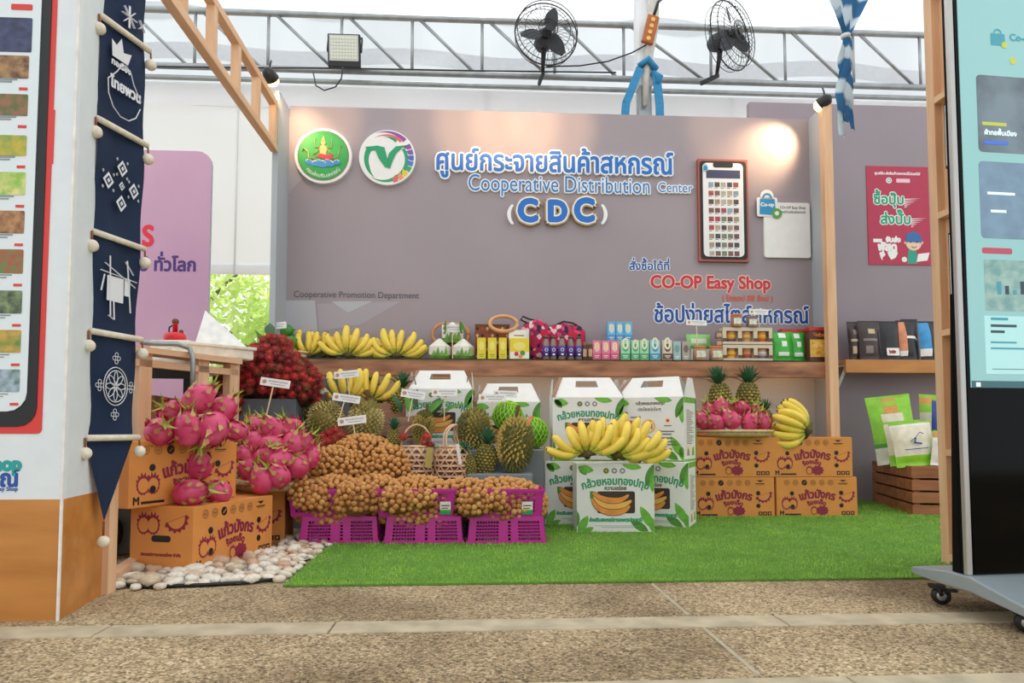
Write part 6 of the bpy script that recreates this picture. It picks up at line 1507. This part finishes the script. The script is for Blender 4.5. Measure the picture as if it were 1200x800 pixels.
sign(412.5, 492.5, 3.40, 33, 9.5, -7, .10, 'white price card stuck into the top of the longan heap', .01)
sign(484, 462, 3.7, 28, 9.5, 9, .15, 'white price card above the small green durian', 0)
sign(521, 459.5, 3.78, 30, 9, 0, .16, 'white price card before the white carton with cords', .0)
sign(577, 466, 3.72, 32, 9, 0, .08, 'white price card above the yellow green durian', 0)
sign(592, 461.5, 3.78, 28, 8, 2, .08, 'white price card leaning on the pomelos, higher one of two', 0)
sign(324, 381.5, 4.2, 23, 8, -6, .2, 'white price card above the green mangoes', -.03)
sign(530, 384.5, 4.255, 24.5, 9, -1, .196, 'white price card standing among the white coconuts', .0)
sign(816, 378, 4.36, 24.5, 6.5, 2, .15, 'white price card above the pale green packet', .004)
sign(889, 365.5, 4.42, 23, 6.5, 1, .12, 'white price card on the display boxes of jars', .0)
o = MB().box(-.026, .026, -.001, .001, -.011, .011).build('small_label', mat('label_green', '#bfe0c0', .5), None, W(379, 459, 3.66), rot=(0, R(6), 0), label='small pale green label beside the upright bananas', cat='label')

# right bay goods
rz0 = RSZ
def rbag(px0, px1, pyt, v, mats, f, lab, grp='coffee bags on the right shelf', tilt=0):
    u0, _ = V(px0, 419, v); u1, z = V(px1, pyt, v); return bag('coffee_bag', lab, 'bag', grp, B((u0+u1)/2, v, rz0), (u1-u0)/2, z-rz0, .05, mats, f, (R(5), R(tilt), A))
dk = mat('coffee_dark', '#3a2c2a', .35, var=.1); ltb = mat('coffee_light', '#c9b48a', .4); gr_ = mat('coffee_grey', '#8a7a74', .4); orx = mat('coffee_orange', '#e0906a', .4); blx = mat('coffee_blue', '#3a9ad8', .4); blk = mat('coffee_black', '#1d1c1f', .35)
cf = lambda s, q: 1 if (.68 < q < .84 and abs(s-.1) < .32) else (2 if (.5 < q < .56 and abs(s) < .7) or (.2 < q < .36 and abs(s+.1) < .35) else 0)
rbag(997.5, 1010, 376.5, 4.58, [dk, gr_, ltb], cf, 'dark brown coffee bag at the left end, half hidden')
rbag(1010, 1034, 375.5, 4.55, [dk, ltb, gr_], cf, 'dark brown coffee bag with a gold emblem, second from the left')
t = rbag(1035.5, 1057.5, 376, 4.55, [blk, white, blk], lambda s, q: 0, 'black bag with a white label showing a brown fruit')
b = MB().rect(-.045, .045, .035, .088, -.004, -.001, 0, .006); b.disc(0, .06, .02, -.006, -.004, 1, 14, .012); b.plate([(-.025, .045), (-.01, .06), (-.03, .075)], -.0065, -.004, 1); b.build('label', [white, mat('fruit_brown', '#9a4a3a', .5, var=.2)], t)
rbag(1062, 1080, 373.5, 4.6, [blk, gr_, ltb], cf, 'black coffee bag standing behind the orange striped one')
rbag(1056, 1077, 375, 4.555, [blk, orx, white], lambda s, q: 1 if s < -.1 and q > .25 else (2 if s < -.1 and q > .1 else (2 if .55 < q < .62 else 0)), 'coffee bag with an orange stripe down its left half')
rbag(1082, 1101, 376, 4.555, [blk, blx, white], lambda s, q: 1 if s < .1 and q > .3 else (2 if s < .1 and q > .1 else 0), 'coffee bag with a bright blue stripe, rightmost on the shelf')
# slatted crate
cn = Gd(1069.7, 604.4); ca_ = R(-13)
cw_ = wood('crate_slats', '#b5744a', '#8a5030', 3, (1, 6, 9)); t = thing('slatted_crate', 'low brown slatted wooden crate on the turf in the right bay', 'crate', cn, ca_)
HT, LX, LY = .292, .62, .80
for i in range(4):
    z0, z1 = i*HT/4+.004, (i+1)*HT/4-.008
    MB().box(0, LX, 0, .012, z0, z1).build('slat', cw_, t, bevel=.002); MB().box(-.0, .012, .013, LY, z0, z1).build('slat', cw_, t, bevel=.002)
    MB().box(0, LX, LY+.001, LY+.013, z0, z1).build('slat', cw_, t); MB().box(LX-.012, LX, .013, LY, z0, z1).build('slat', cw_, t)
for x in (.014, LX-.044):
    for y in (.014, LY-.03): MB().box(x, x+.03, y, y+.03, .004, HT-.014).build('corner_post', cw_, t)
for i in range(5): MB().box(0, LX, i*LY/5+.003, (i+1)*LY/5-.003, HT-.013, HT).build('top_board', cw_, t)
rg1 = [mat('rice_green', '#8fd02f', .35, var=.1), mat('rice_pale', '#e6dcc4', .4), mat('rice_orange', '#d89a4a', .4), mat('rice_blue', '#2f4fa0', .4), mat('rice_white', '#e9e6dd', .4), mat('rice_deep', '#4fa030', .35)]
def ricebag(px0, px1, pyt, pyb, D, f, lab, tilt=0, lean=8, mats=rg1, depth=.07):
    a = W(px0, pyb, D); b_ = W(px1, pyt, D); return bag('rice_bag', lab, 'bag', 'rice bags on the slatted crate', Vector(((a.x+b_.x)/2, D, HT)), (b_.x-a.x)/2, b_.z-HT, depth, mats, f, (R(lean), R(tilt), R(-8)))
ricebag(1032, 1080, 463, 541, 4.45, lambda s, q: (2 if q > .93 and abs(s) < .4 else 2 if .78 < q < .86 and abs(s) < .3 else 1 if .6 < q < .76 and abs(s) < .5 else 4 if q < .25 and s < -.3 else 5 if .25 < q < .33 else 0), 'tall lime green rice bag leaning at the back left of the crate', -6)
ricebag(1082, 1103, 462, 541, 4.55, lambda s, q: 2 if q > .9 else (1 if q < .75 else 0), 'pale rice bag standing at the back right of the crate', 4)
ricebag(1094, 1112, 466, 530, 4.42, lambda s, q: 3 if q > .5 else 1, 'bag with a deep blue top at the back, beside the pine frame', 6)
ricebag(1047, 1088, 493, 543, 4.27, lambda s, q: 0 if q < .28 else 1, 'beige rice bag with a lime bottom, half hidden behind its twin', -5)
t = ricebag(1055, 1100, 494, 545, 4.13, lambda s, q: 0 if q < .27 else (4 if q > .96 else 1), 'front beige rice bag with a lime bottom and a blue running figure', -6)
b = MB(); b.tube([(-.03, -.012, .15), (0, -.016, .17), (.03, -.014, .2), (.05, -.01, .19)], .006, 5, flat=.3); b.tube([(0, -.016, .17), (-.01, -.016, .14), (.03, -.014, .13)], .006, 5, flat=.3); b.rect(-.07, .06, .1, .105, -.014, -.012); b.build('blue_figure_print', rg1[3], t)
ricebag(1094, 1116, 505, 546, 4.07, lambda s, q: 2 if q > .8 else (0 if abs(s-.3) < .25 else 4), 'white and orange packet at the front right corner, by the pine frame', 10)

# ---------------------------------------------------------------- tie-dyed cloth at the top right
cp = W(991, 42, 2.495); t = thing('tie_dyed_cloth', 'blue and white tie-dyed cloth knotted and hanging at the top right', 'cloth', cp, A+R(10))
tie = bpy.data.materials.new('tie_dye'); tie.use_nodes = True; n_ = tie.node_tree.nodes; l_ = tie.node_tree.links; bs_ = n_['Principled BSDF']; bs_.inputs['Roughness'].default_value = .8
tc_ = n_.new('ShaderNodeTexCoord'); wv_ = n_.new('ShaderNodeTexWave'); wv_.inputs['Scale'].default_value = 4; wv_.inputs['Distortion'].default_value = 2.5; wv_.inputs['Detail Scale'].default_value = 3; wv_.bands_direction = 'DIAGONAL'; l_.new(tc_.outputs['Object'], wv_.inputs[0])
rp_ = n_.new('ShaderNodeValToRGB'); l_.new(wv_.outputs[0], rp_.inputs[0]); e_ = rp_.color_ramp.elements; e_[0].color = lin('#2a6a9a'); e_[0].position = .45; e_[1].color = lin('#cfe0e8'); e_[1].position = .8; l_.new(rp_.outputs[0], bs_.inputs['Base Color'])
top = 2.62-cp.z; b = MB(); hw2 = .10
b2 = MB(); vs = []; nr = 14
for j in range(nr+1):
    q = j/nr; zz = top*q; ww = .010+.55*min(zz, .24)-.22*max(0, zz-.24)
    for i in range(9): s = i/8*2-1; vs.append((s*ww, .012*math.sin(i*2.1)*(1-q*.3)-.01*abs(s), zz))
b2.add(vs, [(j*9+i, j*9+i+1, (j+1)*9+i+1, (j+1)*9+i) for j in range(nr) for i in range(8)], 0, True)
b2.build('upper_cloth', tie, t)
MB().lathe([(.0, -.012), (.016, -.008), (.018, .004), (.0, .012)], 12).build('knot_band', mat('knot_white', '#dfe6ea', .8), t)
tail = W(988, 160, 2.495).z-cp.z
for k, (dx, ph_, ln) in enumerate(((-.012, 0, 1.0), (.008, 1.5, .93), (.0, 3, .86))):
    b = MB(); n = 16; vs = []
    for i in range(n+1):
        q = i/n; zz = tail*ln*q; x = dx*q*2+.012*math.sin(q*7+ph_)-.008*q; ww = .010+.012*math.sin(PI*min(1, q*1.1))
        vs += [(x-ww, .008*math.sin(q*15+ph_), zz), (x, -.012+.004*k, zz), (x+ww, .008*math.cos(q*13+ph_), zz-.006)]
    b.add(vs, [f for i in range(n) for f in ((3*i, 3*i+1, 3*i+4, 3*i+3), (3*i+1, 3*i+2, 3*i+5, 3*i+4))], 0, True); b.build('tail', tie, t)

# ---------------------------------------------------------------- standing screen at the right edge
kf = W(1134, 674, 1.85); ka = R(7.6)
t = thing('screen_kiosk', 'tall black glass touch screen on a grey wheeled base at the right edge', 'kiosk', (kf.x, 1.85, 0), ka)
kz0 = kf.z; KT = 1.95; KW = .80
glass = mat('black_glass', '#020202', .08, var=0, spec=.12)
MB().box(0.0, KW, .004, .024, kz0, KT).build('casing', mat('kiosk_side', '#0c0c0d', .6, spec=.1), t, bevel=.004)
MB().hexa([(.0, .024, kz0), (KW, .024, kz0), (KW, .055, kz0), (.0, .055, kz0)], [(.0, .024, .88), (KW, .024, .88), (KW, .03, .88), (.0, .03, .88)]).build('rear_housing', mat('kiosk_side', '#141518'), t, bevel=.004)
t.rotation_euler = (0, 0, ka)
MB().box(.018, KW-.018, -.001, .004, kz0+.002, KT-.018).build('glass_panel', glass, t)
silver = mat('silver_trim', '#b9b7b4', .3, .6, var=.02)
b = MB().box(-.003, .012, -.006, .012, kz0, KT); b.box(KW-.012, KW+.003, -.006, .012, kz0, KT); b.box(.018, KW-.018, -.006, .012, KT-.018, KT); b.build('bezel', silver, t, bevel=.004)
# screen picture
kv = Vector((math.sin(ka), -math.cos(ka), 0)); kx = Vector((math.cos(ka), math.sin(ka), 0)); ko = Vector((kf.x, 1.85, 0))
def KP(px, py):
    d = ray(px, py); o = Vector((0, 0, CAM_H)); nrm_ = Vector((-math.sin(ka), math.cos(ka), 0)); t_ = (ko-o).dot(nrm_)/d.dot(nrm_); p = o+d*t_; return (p-ko).dot(kx), p.z
scm = mat('screen_cyan', '#93c6c6', .08, var=0, emis=.2)
sx0, sz0 = KP(1137, 454); sx1 = KW-.05; sz1 = KT-.1
b = MB().rect(sx0, sx1, sz0, sz1, -.0025, -.001); b.build('display', scm, t)
b = MB(); SMs = [mat('scr_taskbar', '#3a6a72', .1, var=0, emis=.1), mat('scr_dark', '#66757f', .1, var=.3, vs=9, emis=.25), mat('scr_slate', '#6f8aa0', .1, var=.1, emis=.3), mat('scr_red', '#b0485a', .1, var=0, emis=.3), mat('scr_pale', '#a9d8d8', .1, var=0, emis=.35), mat('scr_photo', '#6f9a98', .1, col2='#9ab8ae', vs=30, emis=.25), mat('scr_ink', '#2f4f5a', .2, var=0), mat('scr_blue', '#3f6fd8', .2, var=0, emis=.3), mat('scr_yellow', '#b9c04a', .2, var=0, emis=.3), mat('scr_teal', '#3f97a8', .2, var=0, emis=.25), mat('scr_text_white', '#d8eef0', .2, var=0, emis=.5)]
def kr(x0, y0, x1, y1, m, r=0, y=-.003):
    a_, zb_ = KP(x0, y1); _, zt_ = KP(x0, y0); c_, _ = KP(x1, y0); b.rect(a_, min(c_, sx1-.005), zb_, zt_, y, y+.0006, m, r)
kr(1138, 446, 1330, 454, 0); kr(1143, 448, 1148, 453, 10, 0, -.0036)
kr(1146, 88, 1300, 178, 1, .012); kr(1149, 189, 1300, 279, 2, .012); kr(1150, 290, 1185, 297, 3, .006); kr(1154, 304, 1300, 364, 5, .004); kr(1155, 370, 1300, 438, 4)
for x0, y0, x1, y1, m in ((1160, 372, 1180, 375, 9), (1160, 380, 1190, 383, 6), (1160, 387, 1176, 390, 6), (1160, 400, 1190, 402, 9), (1160, 407, 1200, 409, 9), (1162, 432, 1230, 432.6, 6), (1150, 143, 1178, 147, 8), (1156, 225, 1188, 228, 10), (1160, 246, 1178, 249, 10), (1152, 165, 1180, 169, 7)):
    kr(x0, y0, x1, y1, m, 0, -.0038)
for i in range(9): kr(1168+i*9, 330+5*(i % 3), 1172+i*9, 345, 6 if i % 2 else 9, .001, -.0038)
a_, z_ = KP(1152, 158); c_, _ = KP(1190, 158); b.text('ผ้าทอพื้นเมือง', a_, c_, z_, -.0042, 10, .0008)
a_, z_ = KP(1186, 74); b.disc(a_, z_+.005, .010, -.0036, -.003, 8)
a_, z_ = KP(1168, 45); b.rect(a_-.022, a_+.022, z_-.022, z_+.012, -.0036, -.003, 9, .003); b.ring(a_, z_+.013, .013, .004, -.0036, 9, 10, 0, PI); b.disc(a_+.02, z_-.02, .009, -.0042, -.0036, 8)
a_, z_ = KP(1182, 48); c_, _ = KP(1230, 48); b.text('Co-op Easy', a_, c_, z_, -.0036, 9, .001)
b.build('screen_picture', SMs, t)
# base
bz = kz0; lp_ = W(1077, 670, 1.95); bs2 = thing('dummy', '', '', (0, 0, 0)) if False else None
gb_ = mat('base_grey', '#9aa5ab', .35, .3, var=.02)
b = MB()
prof_ = [(-.19, bz-.04, bz-.06), (-.18, bz-.036, bz-.062), (-.02, bz, bz-.04), (.06, bz, bz-.04), (.19, bz-.012, bz-.035), (.20, bz-.016, bz-.03)]
vs = [];
for y, zt3, zb3 in prof_:
    for x in (-.012, KW+.012): vs += [(x, y, zt3), (x, y, zb3)]
fs = []
for i in range(len(prof_)-1):
    a = i*4; fs += [(a, a+2, a+6, a+4), (a+1, a+5, a+7, a+3), (a, a+4, a+5, a+1), (a+2, a+3, a+7, a+6)]
fs += [(0, 1, 3, 2), (20, 22, 23, 21)]
b.add(vs, fs); b.build('base', gb_, t, bevel=.004)
def caster(x, y):
    c = MB().box(-.02, .02, -.02, .02, bz-.066, bz-.058); c.tube([(-.013, 0, bz-.06), (-.014, -.01, .028)], .006, 5); c.tube([(.013, 0, bz-.06), (.014, -.01, .028)], .006, 5); c.box(-.012, .012, -.05, -.02, bz-.075, bz-.068)
    c = c.build('caster', black, t, loc=(x, y, 0), rz=R(60))
    w_ = MB(); w_.M = Matrix.Rotation(PI/2, 4, 'Y'); w_.lathe([(.012, -.010), (.024, -.011), (.026, 0), (.024, .011), (.012, .010)], 18); w_.build('tyre', black, c, loc=(0, -.01, .027))
    w_ = MB(); w_.M = Matrix.Rotation(PI/2, 4, 'Y'); w_.lathe([(0, -.012), (.013, -.012), (.013, .012), (0, .012)], 14); w_.build('hub', silver, c, loc=(0, -.01, .027))
for x in (.03, KW-.03): caster(x, -.13); caster(x, .15)
bpy.data.objects.remove(_to)
# printed faces, labels and flames belong to the box, jar or card they sit on
SUB = ('front_print', 'side_print', 'printed_label', 'printed_text', 'label', 'label_mark', 'food_picture', 'fruit_picture', 'rim_line', 'small_heading', 'notch', 'header_picture', 'flap_seam', 'binding', 'stalk', 'ribbon', 'net', 'dark_band')
for t in [o for o in S.objects if o.parent is None and o.type == 'EMPTY']:
    ch = list(t.children)
    if len(ch) < 2: continue
    ch.sort(key=lambda o: -len(o.data.vertices) if False else 0)
    base = next((c for c in ch if c.name.split('.')[0] in ('body', 'box', 'card', 'glass', 'fruit', 'flesh', 'husk', 'sheet', 'phone_body', 'woven_base', 'carton_shell', 'card_board', 'sealed_bag')), None)
    if base is None or tuple(base.location) != (0, 0, 0) or tuple(base.rotation_euler) != (0, 0, 0): continue
    for c in ch:
        if c is not base and c.name.split('.')[0] in SUB: c.parent = base
